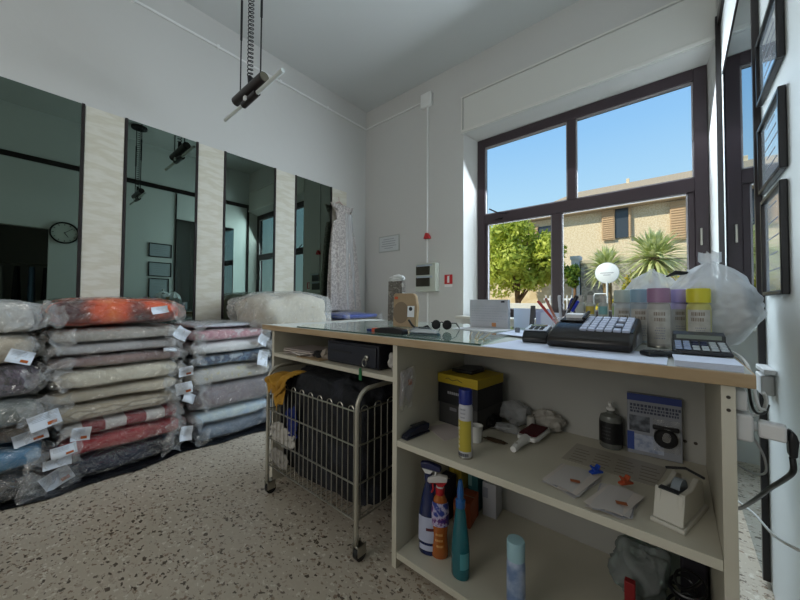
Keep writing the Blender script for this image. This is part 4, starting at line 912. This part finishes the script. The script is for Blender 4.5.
tag(recenter(lump(-.955, 1.27, ZG+.012, .04, .025, .014, 52, .5, 6, floor=ZG+.0005, e=1).build('silver_keys', mat('keys_silver', '9b9ea2', .3, metal=.9, bump=1), ang=180)), 'small bunch of silver keys beside the spectacle case', 'keys')
sg = thing('sunglasses', 'pair of round dark sunglasses standing on the glass sheet', 'glasses', (-.94, 1.46, ZG), .25)
for x in (-.030, .030):
    MB().lathe([(.024, -.002), (.025, .002), (.022, .0035), (.001, .004)], n=26, M=T(x, 0, .030) @ RX(PI/2-.15) @ RZ(0)).build('lens', mat('dark_lens', '17171a', .5, spec=.2), sg)
MB().tube([(-.010, 0, .040), (0, 0, .045), (.010, 0, .040)], .003, 8).build('bridge', black, sg)
for x in (-.056, .056): MB().tube([(x, 0, .040), (x*1.02, .07, .036), (x*1.02, .12, .014), (x*1.02, .14, .004)], .0028, 8).build('temple', black, sg)
tag(recenter(MB().tube([(-1.16, 1.46, ZG+.045), (-1.13, 1.45, ZG+.02), (-1.10, 1.44, ZG+.006), (-1.04, 1.43, ZG+.010), (-1.01, 1.43, ZG+.022), (-.985, 1.42, ZG+.006)], .006, 8).build('black_strap', black)), 'short black strap curling beside the kraft packaging', 'strap')
for k in range(4):
    M = T(-.63+.022*k, 1.19+.012*math.sin(k*2.2), ZG) @ RZ(.4-.15*k)
    pg = thing('hair_clip', 'small pale metal clip, %s in the row at the glass corner' % ['first', 'second', 'third', 'last'][k], 'clip', (M.translation.x, M.translation.y, ZG), .4-.15*k, 'pale clips at the glass corner')
    MB().tube([(0, -.02, .004), (0, .03, .004)], .0035, 8).build('lower_arm', mat('clip_metal', 'c9bfa8', .3, metal=.6), pg)
    MB().tube([(0, -.02, .008), (0, .0, .018), (.003, .03, .028)], .0035, 8).build('upper_arm', mat('clip_metal', 'c9bfa8', .3, metal=.6), pg)
tag(recenter(MB().lathe([(.012, 0), (.012, .024), (.008, .026)], (-.60, 1.62, ZG), n=16).build('small_bottle_cap', mat('cap_grey', '6c7075', .4))), 'small grey cap standing behind the card reader', 'cap')
# white carton behind
wb = thing('white_parcel', 'white printed parcel standing on edge near the window', 'parcel', (-.82, 1.77, ZG))
MB().box(-.938, -.706, 1.765, 1.80, ZG, ZG+.165).build('parcel_body', mat('parcel_white', 'b9bcc4', .7, col2='aeb0b6', ns=6), wb, world=True, bevel=.003)
tx = MB(); rnd = random.Random(9)
for k in range(7):
    x = -.925; zz = ZG+.125-k*.014
    while x < -.76+.02*(k % 3): w = .005+.012*rnd.random(); tx.box(x, x+w, 1.7640, 1.7648, zz, zz+.004); x += w+.004
tx.build('address_print', mat('faint_print', 'a4a9b3', .8), wb, world=True, smooth=False)
MB().box(-.745, -.725, 1.764, 1.7648, ZG+.148, ZG+.158).build('corner_mark', dink, wb, world=True, smooth=False)
MB().box(-.80, -.775, 1.7635, 1.7648, ZG+.012, ZG+.034).build('orange_sticker', mat('pale_orange', 'c58a5c', .7), wb, world=True, smooth=False)
# papers (desk level)
def sheets(lab, poly, z, m, n=1, wob=.0):
    mb = MB().prism(poly, z, z+.0012*n, 'z'); return tag(recenter(mb.build('paper_sheets', m, smooth=False)), lab, 'paper')
sheets('white sheets in front of the standing parcel on glass', [(-.96, 1.60), (-.70, 1.55), (-.66, 1.74), (-.95, 1.76)], ZG, paper, 3)
sheets('large white paper under the cash register front edge', [(-.525, 1.075), (-.02, 1.073), (-.02, 1.30), (-.50, 1.36)], ZT+.0004, bpaper, 2)
sheets('bluish sheets behind the card reader', [(-.655, 1.50), (-.45, 1.42), (-.42, 1.75), (-.655, 1.75)], ZG, bpaper, 2)
ps = thing('letter_holder', 'white envelopes standing upright behind the card reader', 'letters', (-.60, 1.90, ZG))
for k, (xa, xb, h, y) in enumerate(((-.74, -.62, .115, 1.94), (-.61, -.52, .112, 1.93), (-.575, -.47, .095, 1.90))):
    MB().box(xa, xb, y, y+.004, ZG if xa < -.66 else ZT+.0005, ZG+h).build('envelope', bpaper if k != 1 else mat('lavender_paper', 'bfc3dc', .8), ps, world=True, smooth=False)
MB().prism([(-.625, ZT+.001), (-.60, ZT+.001), (-.592, 1.13), (-.615, 1.13)], 1.86, 1.87, 'y').build('grey_divider', dgrey, ps, world=True, smooth=False)
# card reader
cr_ = thing('card_reader', 'black and white card payment terminal beside the cash register', 'card reader', (-.425, 1.37, ZT+.003), .15)
MB().prism([(-.085, 0), (.095, 0), (.10, .03), (.075, .055), (-.06, .043), (-.085, .02)], -.045, .045, 'x').build('body', black, cr_, bevel=.006)
MB().prism([(-.060, .0445), (.070, .0565), (.070, .0605), (-.060, .0485)], -.040, .040, 'x').build('top_face', mat('reader_white', 'c3cad6', .35), cr_, bevel=.001)
ky = MB()
for i in range(4):
    for j in range(3): y_ = -.050+i*.018; ky.box(-.026+j*.019, -.012+j*.019, y_, y_+.011, .0495+i*.0016, .0525+i*.0016)
ky.build('keypad', dgrey, cr_, smooth=False)
MB().prism([(.022, .0570), (.064, .0608), (.064, .0622), (.022, .0584)], -.030, .030, 'x').build('screen', mat('lcd_grey', '5c6670', .15), cr_)
# pens in a clear glass
pc = thing('pen_cup', 'clear tumbler holding pens beside the card reader', 'cup', (-.40, 1.62, ZT+.003))
MB().lathe([(.032, 0), (.038, .09), (.036, .09), (.030, .006), (.001, .006)], n=28).build('tumbler', film('tumbler_glass', opac=.12, bump=0, rough=.05), pc)
pens = [('red ballpoint pen leaning left in the clear tumbler', 'b23a35', -.085, -.010), ('white and brown pen leaning left in the tumbler', 'a8705a', -.065, .015),
        ('black marker pen leaning right in the tumbler', '15151a', .055, .006), ('blue ballpoint pen leaning right in the tumbler', '2233a8', .065, -.014), ('dark blue capped pen upright in the tumbler', '1f2a80', .035, .02), ('white pen in the middle of the tumbler', 'c9c9cf', .0, -.02)]
for k, (lab, c, dx, dy) in enumerate(pens):
    b0 = Vector((-.40-dx*.20, 1.62-dy*.4, ZT+.012)); b1 = Vector((-.40+dx*1.15, 1.62+dy*1.6, ZT+.165+.012*(k % 3)))
    t = thing('pen', lab, 'pen', tuple(b0), group='pens in the tumbler'); d = b1-b0
    rad = .0075 if k == 2 else .0058
    MB().tube([b0, b0+d*.06, b0+d*.70], rad, 10, rs=[.0015, rad, rad]).build('barrel', mat('pen_'+c, c if k not in (3, 4) else 'c5c8d2', .35), t, world=True)
    MB().tube([b0+d*.70, b1-d*.01, b1], rad*1.15, 10, rs=[rad*1.15, rad*1.15, rad*.7]).build('cap', mat('pencap_'+c, c, .3), t, world=True)
# cash register
rg = thing('cash_register', 'black cash register with rows of pale keys at counter front', 'cash register', (-.225, 1.36, ZT+.004), -.02)
bd = mat('register_black', '1c1714', .28)
MB().prism([(-.135, .0), (.16, .0), (.165, .05), (.12, .10), (-.02, .078), (-.11, .050), (-.14, .03)], -.125, .125, 'x').build('body', bd, rg, bevel=.010)
MB().prism([(-.005, .0822), (.112, .0995), (.112, .106), (-.005, .088)], -.115, -.035, 'x').build('printer_lid', mat('register_lid', '1a1a1d', .2), rg, bevel=.003)
MB().prism([(.04, .0945), (.07, .099), (.07, .113), (.04, .108)], -.105, -.045, 'x').build('paper_exit', paper, rg)
MB().tube([(-.045, .095, .105), (-.030, .06, .118), (-.035, .0, .095)], .006, 8).build('lid_arm', bd, rg)
for i in range(6):
    for j in range(6):
        if j == 4 and i in (1, 3): continue
        ww = .021 if not (j == 3 and i < 2) else .021
        xk = -.030+j*.0245; yk = -.088+i*.0275; zk = .0565+(yk+.088)*.235
        M = T(xk, yk, zk) @ RX(math.atan(.235))
        MB().box(0, ww, 0, .022, 0, .009, M).build('key', mat('key_pale', 'b9c1d6', .45), rg, bevel=.002)
MB().prism([(-.085, .0598), (.075, .0973), (.075, .0940), (-.085, .0565)], -.036, .122, 'x').build('key_bed', black, rg)
MB().prism([(-.05, .012), (.05, .012), (.045, .05), (-.02, .05)], .1255, .1275, 'x').build('side_label', mat('side_label', '8d8d92', .4), rg, smooth=False)
# mobile / mouse
mo = thing('mobile_phone', 'small black mobile phone beside the cash register', 'phone', (-.035, 1.24, ZT+.003), -.9)
MB().box(-.022, .022, -.05, .05, 0, .014).build('body', black, mo, bevel=.005)
MB().box(-.016, .016, .005, .040, .0141, .0148).build('screen', mat('phone_screen', '3a4048', .1), mo, smooth=False)
ky = MB()
for i in range(4):
    for j in range(3): ky.box(-.015+j*.011, -.007+j*.011, -.042+i*.010, -.035+i*.010, .0141, .0155)
ky.build('keypad', dgrey, mo, smooth=False)
# calculator on a pad
pd = thing('paper_pad', 'thick white notepad at the right front corner of counter', 'notepad', (.055, 1.15, ZT))
for k in range(5):
    MB().prism([(-.060, 0), (.062, 0), (.066, .12), (-.058, .125)], k*.003, k*.003+.0028, 'z', T(0, -.062, 0) @ RZ(.015*k)).build('sheet_block', bpaper, pd)
ca = thing('calculator', 'grey desk calculator with tilted display at counter right end', 'calculator', (.055, 1.345, ZT+.001), .03)
MB().prism([(-.085, .010), (.075, .0), (.08, .035), (.06, .045), (-.085, .020)], -.066, .060, 'x').build('body', mat('calc_dark', '24262c', .35), ca, bevel=.004)
MB().prism([(.028, .037), (.062, .0455), (.066, .068), (.034, .058)], -.064, .058, 'x').build('display_hood', mat('calc_hood', '2c2f33', .35), ca, bevel=.003)
MB().prism([(.0315, .0455), (.0338, .0578), (.0328, .0582), (.0305, .046)], -.055, .049, 'x').build('lcd', mat('calc_lcd', '7b857c', .2), ca)
for i in range(4):
    for j in range(6):
        c = ('9fb0d0', '2c3350', 'b8c2c8')[(0 if j < 2 else (1 if j < 4 and i > 1 else 2))]
        y_ = -.076+i*.025; z_ = .0215+(y_+.085)*.172
        MB().box(-.060+j*.0195, -.045+j*.0195, y_, y_+.018, z_, z_+.005, ).build('key', mat('calc_key_'+c, c, .4), ca, bevel=.001)
# spray cans row
lab1 = mat('can_label_pale', 'b6b2aa', .4, col2=['a9a59c', 'c3c0b8'], ns=25)
def tallcan(lab, x, y, capc, bodyc, r=.033, h=.212, seed=1):
    t = spray('spray_can', lab, (x, y, ZT), r, h, mat('cap_'+capc, capc, .4), mat('can_'+bodyc, bodyc, .4), .052, 'spray cans lined up behind the cash register', 0, r*.99)
    a = math.atan2(-y, -x)
    band(t, r*1.008, .015, .135, a-1.0, a+1.1, mat('lbl_'+bodyc, 'aaa79f', .45, col2='bab7b0', ns=30), 'label_panel')
    glyphs(t, r*1.014, .09, .13, a, mat('tan_print', '85796c', .6), 2, .6, seed=seed, big=True)
    glyphs(t, r*1.014, .03, .075, a+.1, ink, 5, .5, seed=seed+1)
    return t
tallcan('spray can with grey-green cap, leftmost of the tall cans', -.170, 1.66, 'a9b3ac', 'b4b8b8', seed=11)
tallcan('spray can with dusty blue cap behind the cash register', -.107, 1.585, '7f9cae', '9aa5ae', seed=12)
tallcan('spray can with mauve pink cap, third of the tall cans', -.048, 1.50, '94708d', 'a5a19d', .034, seed=13)
tallcan('slimmer spray can with lilac cap beside the yellow one', .009, 1.665, '9c8fc6', 'b3a8cf', .029, seed=14)
tallcan('spray can with bright yellow cap, rightmost of the row', .061, 1.60, 'c9bf26', 'b9b46a', .034, seed=15)
# little dropper bottles
for k, (x, c, lab) in enumerate(((-.378, 'a3a59f', 'little bottle with grey band, leftmost of the four'), (-.332, 'b09a3e', 'little bottle with yellow band, second of the four'), (-.276, '6f9a98', 'little bottle with teal band, third of the four'), (-.218, '7f9a3c', 'little bottle with green band, rightmost of the four'))):
    t = thing('dropper_bottle', lab+' small bottles', 'bottle', (x, 1.90, ZT), group='small bottles behind the cash register')
    MB().lathe([(.020, 0), (.022, .004), (.022, .150), (.017, .158), (.012, .160)], n=24).build('bottle_body', mat('bottle_milky', 'a7a79f', .4), t)
    MB().lathe([(.0145, .160), (.0145, .190), (.011, .195)], n=20).build('cap', mat('cap_milky', 'a59f98', .4), t)
    band(t, .0224, .10, .14, -2.6, -.6, mat('band_'+c, c, .5), 'colour_band')

# white plastic sacks
def sack(label, c, r, h, seed, knot=True, m=bagw, sxy=(1, 1)):
    t = thing('plastic_sack', label, 'plastic bag', c, group='white plastic sacks at the counter end')
    nu, nv = 96, 40; vs = []; off = Vector((seed, seed*2, 0))
    for j in range(nv+1):
        v = j/nv
        prof = max(.09, max(0, math.sin(PI*(v*.92+.11)))**.62)
        for i in range(nu):
            a = 2*PI*i/nu; d = Vector((math.cos(a), math.sin(a), v*2.2))
            k = 1+.16*noise.noise(d*1.8+off)+.07*abs(noise.noise(d*4.5+off))*2 + (.05*v*math.sin(a*9+seed) if v > .6 else 0)
            vs.append((r*prof*k*math.cos(a)*sxy[0], r*prof*k*math.sin(a)*sxy[1], h*v+.012*h*noise.noise(d*5)*(v > .02 and v < .98)))
    MB().add(vs, [(j*nu+i, j*nu+(i+1) % nu, (j+1)*nu+(i+1) % nu, (j+1)*nu+i) for j in range(nv) for i in range(nu)]+[tuple(range(nu))[::-1]]).build('sack_film', m, t, ang=180)
    # folded white content seen through the film
    vs2 = [Vector(p) for p in vs]
    inner = MB()
    nv2 = int(nv*.86)
    for j in range(nv2+1):
        for i in range(nu):
            p = vs2[j*nu+i].copy(); p.x *= .90; p.y *= .90; p.z = p.z*.93+.004
            if j > nv2-6:
                q = (j-(nv2-6))/6; p.x *= (1-q*.9); p.y *= (1-q*.9)
            inner.v.append(p)
    inner.f = [(j*nu+i, j*nu+(i+1) % nu, (j+1)*nu+(i+1) % nu, (j+1)*nu+i) for j in range(nv2) for i in range(nu)]
    inner.build('bag_contents', mat('sack_content', 'b3b8bc', .85, col2='9aa1a6', ns=6, bump=.5, bs=10), t, ang=180)
    if knot:
        MB().add([(.028*math.cos(2*PI*i/16)*(1+.4*math.sin(i*2.3)), .020*math.sin(2*PI*i/16), h*.97+.02*(j)+.006*math.sin(i*3)) for j in range(3) for i in range(16)], [(j*16+i, j*16+(i+1) % 16, (j+1)*16+(i+1) % 16, (j+1)*16+i) for j in range(2) for i in range(16)]).build('tied_neck', m, t, ang=180)
    return t
sack('big tied white plastic sack at the right end of counter', (.105, 1.80, ZT+.0005), .135, .33, 3.3, sxy=(1.0, 1.25))
sack('lower white plastic sack left of the big tied one', (-.085, 1.93, ZT+.0005), .13, .315, 7.1, knot=False, sxy=(1.0, .8))
tag(recenter(MB().tube([(-.03, 1.80, 1.262), (.0, 1.78, 1.275), (.035, 1.77, 1.270), (.055, 1.77, 1.258)], .007, 8, rs=[.003, .010, .008, .003]).build('black_clip', black)), 'small black clip on top of the lower white sack', 'clip')

# ================================================================== SOCKETS AND CABLES right of the counter
ps_ = thing('power_socket', 'white multi-way power adapter fixed to the counter side', 'socket', (.12, 1.15, .828))
sw_ = mat('socket_white', 'd0d0d0', .4)
MB().box(.104, .125, 1.12, 1.175, .896, .944).build('upper_block', sw_, ps_, world=True, bevel=.004)
MB().box(.104, .133, 1.11, 1.19, .828, .889).build('lower_block', sw_, ps_, world=True, bevel=.005)
MB().lathe([(.009, 0), (.009, .002)], n=16, M=T(.1251, 1.148, .92) @ RY(PI/2)).build('socket_hole', dgrey, ps_, world=True)
ad = thing('plug_adapter', 'white angled plug adapter with black plug on its end', 'plug', (.16, 1.14, .835))
MB().tube([(.1335, 1.15, .858), (.142, 1.149, .858)], .011, 14).build('adapter_neck', sw_, ad, world=True)
MB().prism([(.142, 1.130), (.184, 1.118), (.189, 1.155), (.146, 1.168)], .838, .874, 'z').build('adapter_body', mat('adapter_white', 'dcdcdc', .35), ad, world=True, bevel=.005)
MB().prism([(.1895, .868), (.1985, .862), (.203, .845), (.200, .808), (.188, .808), (.187, .840)], 1.122, 1.152, 'y').build('black_plug', black, ad, world=True, bevel=.004)
def cable(name, pts, r, m, lab):
    # Catmull-Rom smoothing
    P = [Vector(p) for p in pts]; Q = []
    for i in range(len(P)-1):
        p0, p1, p2, p3 = P[max(i-1, 0)], P[i], P[i+1], P[min(i+2, len(P)-1)]
        for k in range(8):
            t_ = k/8; Q.append(.5*((2*p1)+(p2-p0)*t_+(2*p0-5*p1+4*p2-p3)*t_*t_+(3*p1-p0-3*p2+p3)*t_**3))
    Q.append(P[-1]); return tag(recenter(MB().tube(Q, r, 10).build(name, m)), lab, 'cable')
cable('power_cable', [(.194, 1.137, .806), (.195, 1.14, .775), (.190, 1.19, .735), (.178, 1.28, .67), (.165, 1.42, .57), (.155, 1.62, .45), (.15, 1.75, .40)], .0055, black, 'thick black cable looping down from the black plug')
cable('white_cable', [(.14, 1.85, .40), (.19, 1.66, .434), (.20, 1.40, .50), (.20, 1.15, .60), (.21, 1.02, .66), (.22, .9, .70)], .0035, whitep, 'thin white cable crossing low right of the counter')
cable('white_power_lead', [(.10, 1.62, ZT+.006), (.12, 1.50, ZT+.010), (.136, 1.36, ZT+.008), (.142, 1.26, .985), (.143, 1.20, .955), (.146, 1.18, .92), (.152, 1.19, .895), (.165, 1.22, .885)], .0035, whitep, 'white cord curving over the counter corner')
cable('white_loop', [(.128, 1.20, .915), (.138, 1.24, .87), (.150, 1.27, .855), (.168, 1.27, .87), (.172, 1.25, .90), (.165, 1.23, .925)], .004, whitep, 'short white cable loop above the plug adapter')
cable('black_power_lead', [(.135, 1.19, .945), (.140, 1.20, .90), (.150, 1.22, .875), (.168, 1.25, .87), (.180, 1.28, .885)], .003, black, 'thin black cord between the two sockets')
cable('grey_cable', [(.138, 1.20, .825), (.158, 1.20, .78), (.168, 1.25, .72), (.16, 1.40, .66), (.12, 1.60, .62)], .0025, mat('cable_grey', '9a9a9a', .5), 'thin grey cable hanging under the white adapter')
wsx = thing('wall_socket', 'white wall socket box beside the counter end', 'socket', (.26, 1.89, .80))
MB().box(.243, .2785, 1.86, 1.97, .80, .875).build('socket_box', sw_, wsx, world=True, bevel=.004)
MB().box(.246, .2785, 1.82, 1.985, .885, .903).build('trunking', sw_, wsx, world=True, bevel=.003)

# ================================================================== OUTSIDE
asphalt = mat('street', 'b5aa98', .9, col2='a79c89', ns=2)
struct(MB().box(-40, 30, 3.8, 60, -.25, -.05).build('ground', asphalt, smooth=False))
# stone house with shuttered windows and tiled hip roof
plaster = mat('stone_plaster', 'd3c0a0', .9, col2=['c7b18f', 'dfd0b4', 'cfbb99'], ns=16, nd=9, bump=.9, bs=14, lo=.35, hi=.65)
hs = thing('stone_house', 'sunlit stone house with shutters and tiled roof across the street', 'house', (-1.5, 20, -.05))
MB().box(-6.1, 9, 17, 23, -.05, 5.35).build('facade', plaster, hs, world=True, smooth=False)
rooftile = mat('roof_tiles', 'a3917a', .9, col2=['8a745c', 'b3a288'], tex='wave', ns=3, nd=1, stretch=(2.2, .1, .1), bump=.5)
rf = MB().add([(-6.6, 16.5, 5.32), (9.6, 16.5, 5.32), (9.6, 23.5, 5.32), (-6.6, 23.5, 5.32), (-4.2, 20, 7.22), (6.5, 20, 7.22), (-6.6, 16.5, 5.22), (9.6, 16.5, 5.22), (9.6, 23.5, 5.22), (-6.6, 23.5, 5.22)],
              [(0, 1, 5, 4), (1, 2, 5), (2, 3, 4, 5), (3, 0, 4), (0, 6, 7, 1), (1, 7, 8, 2), (2, 8, 9, 3), (3, 9, 6, 0), (6, 9, 8, 7)])
rf.build('roof', rooftile, hs, world=True, smooth=False)
tl = MB()
for k in range(66): tl.tube([(-6.5+k*.245, 16.5, 5.34), (-6.5+k*.245, 16.9, 5.50)], .08, 8)
tl.build('eave_tiles', rooftile, hs, world=True)
MB().box(-1.85, -1.72, 19.9, 20.02, 7.1, 7.4).build('chimney', plaster, hs, world=True)
shut = mat('shutter_brown', 'c0a07c', .7)
for (a, b, z0, z1) in ((-5.2, -4.6, 3.2, 4.9), (-1.98, -1.52, 3.95, 5.25), (.35, .85, 3.7, 5.1), (2.6, 3.4, 3.7, 5.0)):
    w = MB().box(a, b, 16.93, 17.02, z0, z1).build('window', mat('dark_pane', '3a4048', .2), hs, world=True, smooth=False)
    for (c, d) in ((a-.50, a-.02), (b+.02, b+.10)):
        sh = MB().box(c, d, 16.86, 16.93, z0-.05, z1+.05)
        for q in range(14): sh.box(c+.03, d-.03, 16.83, 16.86, z0+q*(z1-z0)/14, z0+(q+.5)*(z1-z0)/14)
        sh.build('shutter', shut, hs, world=True, smooth=False)
# garden wall
sw = mat('grey_stone_wall', '9a9284', .9, col2=['7d766a', 'b3ab9c', '8d8577'], tex='voronoi', ns=5, lo=.1, hi=.7, bump=.9, bs=18)
gw = thing('garden_wall', 'grey dry-stone garden wall behind the yuccas', 'wall', (2, 11.2, -.05))
MB().box(-2.16, 8, 11.0, 11.4, -.05, 2.30).build('stone_face', sw, gw, world=True, smooth=False)
MB().box(-2.18, 8.04, 10.96, 11.44, 2.30, 2.40).build('coping', mat('coping_stone', 'b3a88f', .9), gw, world=True, smooth=False)
pr_ = thing('gate_pillar', 'white rendered gate pillar at the end of the garden wall', 'pillar', (-2.3, 11.1, -.05))
MB().box(-2.42, -2.20, 10.98, 11.3, -.05, 2.45).build('pillar_shaft', mat('white_render', 'd5d5d5', .9), pr_, world=True, smooth=False)
MB().box(-2.45, -2.19, 10.95, 11.34, 2.45, 2.55).build('pillar_cap', mat('white_render', 'd5d5d5', .9), pr_, world=True, smooth=False)
lw_ = thing('low_wall', 'low cream wall under the leafy tree across the street', 'wall', (-6.5, 12.6, -.05))
MB().box(-12, -2.75, 12.5, 12.8, -.05, 2.1).build('wall_body', mat('cream_render', 'd9c6a4', .9, col2='c7b08a', ns=4), lw_, world=True, smooth=False)
MB().box(-12, -2.75, 12.45, 12.85, 2.1, 2.17).build('wall_cap', mat('coping_stone', 'b3a88f', .9), lw_, world=True, smooth=False)
fence = thing('white_fence', 'white picket railing at the street side under the tree', 'fence', (-1.9, 9.0, -.05))
for k in range(9): MB().box(-2.6+k*.1, -2.575+k*.1, 9.0, 9.02, -.05, 1.32).build('picket', mat('white_render', 'd5d5d5', .9), fence, world=True, smooth=False)
for z in (.3, 1.2): MB().box(-2.65, -1.75, 9.02, 9.04, z, z+.05).build('rail', mat('white_render', 'd5d5d5', .9), fence, world=True, smooth=False)
pb = thing('planter_box', 'long white planter box across the street', 'planter', (-3.3, 8.4, -.05))
MB().box(-3.60, -1.9, 7.7, 8.0, -.05, 1.12).build('box_wall', mat('planter_white', 'c9c4b8', .8), pb, world=True, bevel=.01)
# leafy tree
def leaves(n, center, rad, size, seed, squash=(1, 1, 1), clumps=26):
    rnd = random.Random(seed); mb = MB(); cl = []
    for _ in range(clumps):
        while True:
            d = Vector((rnd.uniform(-1, 1), rnd.uniform(-1, 1), rnd.uniform(-1, 1)))
            if d.length < 1: break
        cl.append((Vector((d.x*rad[0], d.y*rad[1], d.z*rad[2])), rnd.uniform(.22, .38)))
    c = Vector(center)
    for _ in range(n):
        o, r = rnd.choice(cl); d = Vector((rnd.gauss(0, 1), rnd.gauss(0, 1), rnd.gauss(0, 1))).normalized()*r*rad[2]*rnd.uniform(.75, 1.0)*1.25
        p = c+o+d; s = size*rnd.uniform(.6, 1.3)
        u = Vector((rnd.gauss(0, 1), rnd.gauss(0, 1), rnd.gauss(0, 1))).normalized(); w = (u.cross(d.normalized())+Vector((0, 0, .01))).normalized()
        mb.add([p-u*s, p-w*s*.45, p+u*s, p+w*s*.45], [(0, 1, 2, 3)])
    return mb
tree = thing('leafy_tree', 'round yellow-green leafy tree outside the left window pane', 'tree', (-3.75, 10.2, -.05))
lm = leafmat('tree_leaves', '9cab34', 'd6d860')
leaves(15000, (-3.92, 10.2, 2.60), (1.38, 1.0, 1.0), .08, 4, clumps=64).build('crown', lm, tree, world=True, smooth=False)
trk = MB().tube([(-3.75, 10.2, -.05), (-3.72, 10.2, .7), (-3.78, 10.2, 1.4), (-3.70, 10.2, 2.4)], .09, 10, rs=[.11, .09, .08, .04])
for k in range(7):
    a = k*.9; trk.tube([(-3.76, 10.2, 1.1+.08*k), (-3.75+.35*math.cos(a), 10.2+.3*math.sin(a), 1.6+.1*k), (-3.75+.7*math.cos(a), 10.2+.6*math.sin(a), 2.3+.1*k)], .03, 7, rs=[.045, .03, .015])
trk.build('trunk', mat('bark', '7a5a3c', .9, col2='5d432c', ns=9), tree, world=True)
sh2 = thing('small_bush', 'dark green bush beside the gate pillar', 'bush', (-2.10, 10.3, -.05))
leaves(900, (-2.22, 10.3, 2.0), (.16, .16, .38), .06, 9, clumps=12).build('foliage', leafmat('bush_leaves', '56741f', '85982f'), sh2, world=True, smooth=False)
MB().tube([(-2.18, 10.3, -.05), (-2.18, 10.3, 1.9)], .04, 8).build('stem', mat('bark', '7a5a3c', .9), sh2, world=True)
# yuccas
def yucca(name, label, base, top, L_, n, seed):
    rnd = random.Random(seed); t = thing(name, label, 'plant', base, group='yucca plants outside the window')
    c = Vector((0, 0, top-base[2])); mb = MB()
    for k in range(n):
        th = rnd.uniform(0, 2*PI); ph = rnd.uniform(-.9, 1.45); l = L_*rnd.uniform(.75, 1.05)
        d = Vector((math.cos(th)*math.cos(ph), math.sin(th)*math.cos(ph), math.sin(ph))); sd = d.cross(Vector((0, 0, 1))).normalized()*.028
        p1 = c+d*l*.12; p2 = c+d*l*.55+Vector((0, 0, .02)); p3 = c+d*l+Vector((0, 0, -.10*l))
        b_ = sd.cross(d)*.25
        mb.add([p1-sd*.6, p1+sd*.6, p2+sd, p2-sd, p3, p2+b_], [(0, 1, 2, 5), (0, 5, 3), (3, 5, 4), (5, 2, 4)])
    mb.build('leaf_rosette', lmY, t, smooth=False)
    MB().tube([(0, 0, 0), (.02, 0, c.z*.5), (0, 0, c.z)], .09, 10).build('trunk', mat('yucca_trunk', '8b7350', .9, col2='6c5638', ns=14, bump=.8), t)
lmY = leafmat('yucca_leaves', 'b2bd6e', 'e0e0b0')
yucca('yucca_plant', 'large spiky yucca in front of the stone wall, nearer the right frame', (-.32, 8.0, -.05), 2.02, .68, 300, 5)
yucca('yucca_plant', 'smaller spiky yucca behind the round white sign', (-1.22, 8.9, -.05), 1.95, .62, 220, 6)
yucca('yucca_plant', 'spiky yucca partly hidden by the right window frame', (.62, 9.3, -.05), 2.15, .62, 200, 8)
yb_ = thing('flowering_bush', 'yellow-flowering bush behind the white plastic sacks', 'bush', (-.35, 9.9, -.05))
leaves(3800, (-.35, 9.9, 1.15), (1.3, .35, .62), .06, 12, clumps=34).build('foliage', leafmat('yellow_flower_leaves', '7d8a2a', 'e0c438'), yb_, world=True, smooth=False)
MB().tube([(-.35, 9.9, -.05), (-.35, 9.9, .9)], .05, 8).build('stem', mat('bark', '7a5a3c', .9), yb_, world=True)
# round sign on a post
sn = thing('round_sign', 'round white street sign on a bent post outside', 'sign', (-1.23, 7.4, -.05))
MS = T(-1.01, 7.4, 1.72) @ RX(PI/2)
MB().lathe([(.19, -.012), (.195, -.008), (.195, .008), (.19, .012)], n=40, M=MS).build('disc', mat('sign_white', 'd9dcdc', .5), sn, world=True)
MB().lathe([(.196, -.006), (.204, -.006), (.204, .006), (.196, .006)], n=40, M=MS).build('rim', mat('sign_rim', '9aa0a0', .4), sn, world=True)
txt = MB()
for k, w in enumerate((.11, .06)):
    txt.box(-w, w, -.018-k*.04+.01, -.004-k*.04+.01, .0122, .014, MS)
txt.build('sign_print', ink, sn, world=True, smooth=False)
MB().tube([(-1.01, 7.4, 1.54), (-1.01, 7.4, -.05)], .018, 10).tube([(-1.01, 7.42, 1.32), (-1.22, 7.42, 1.32), (-1.24, 7.42, 1.25), (-1.24, 7.42, -.05)], .012, 8).build('post', mat('white_post', 'c9cccc', .5), sn, world=True)
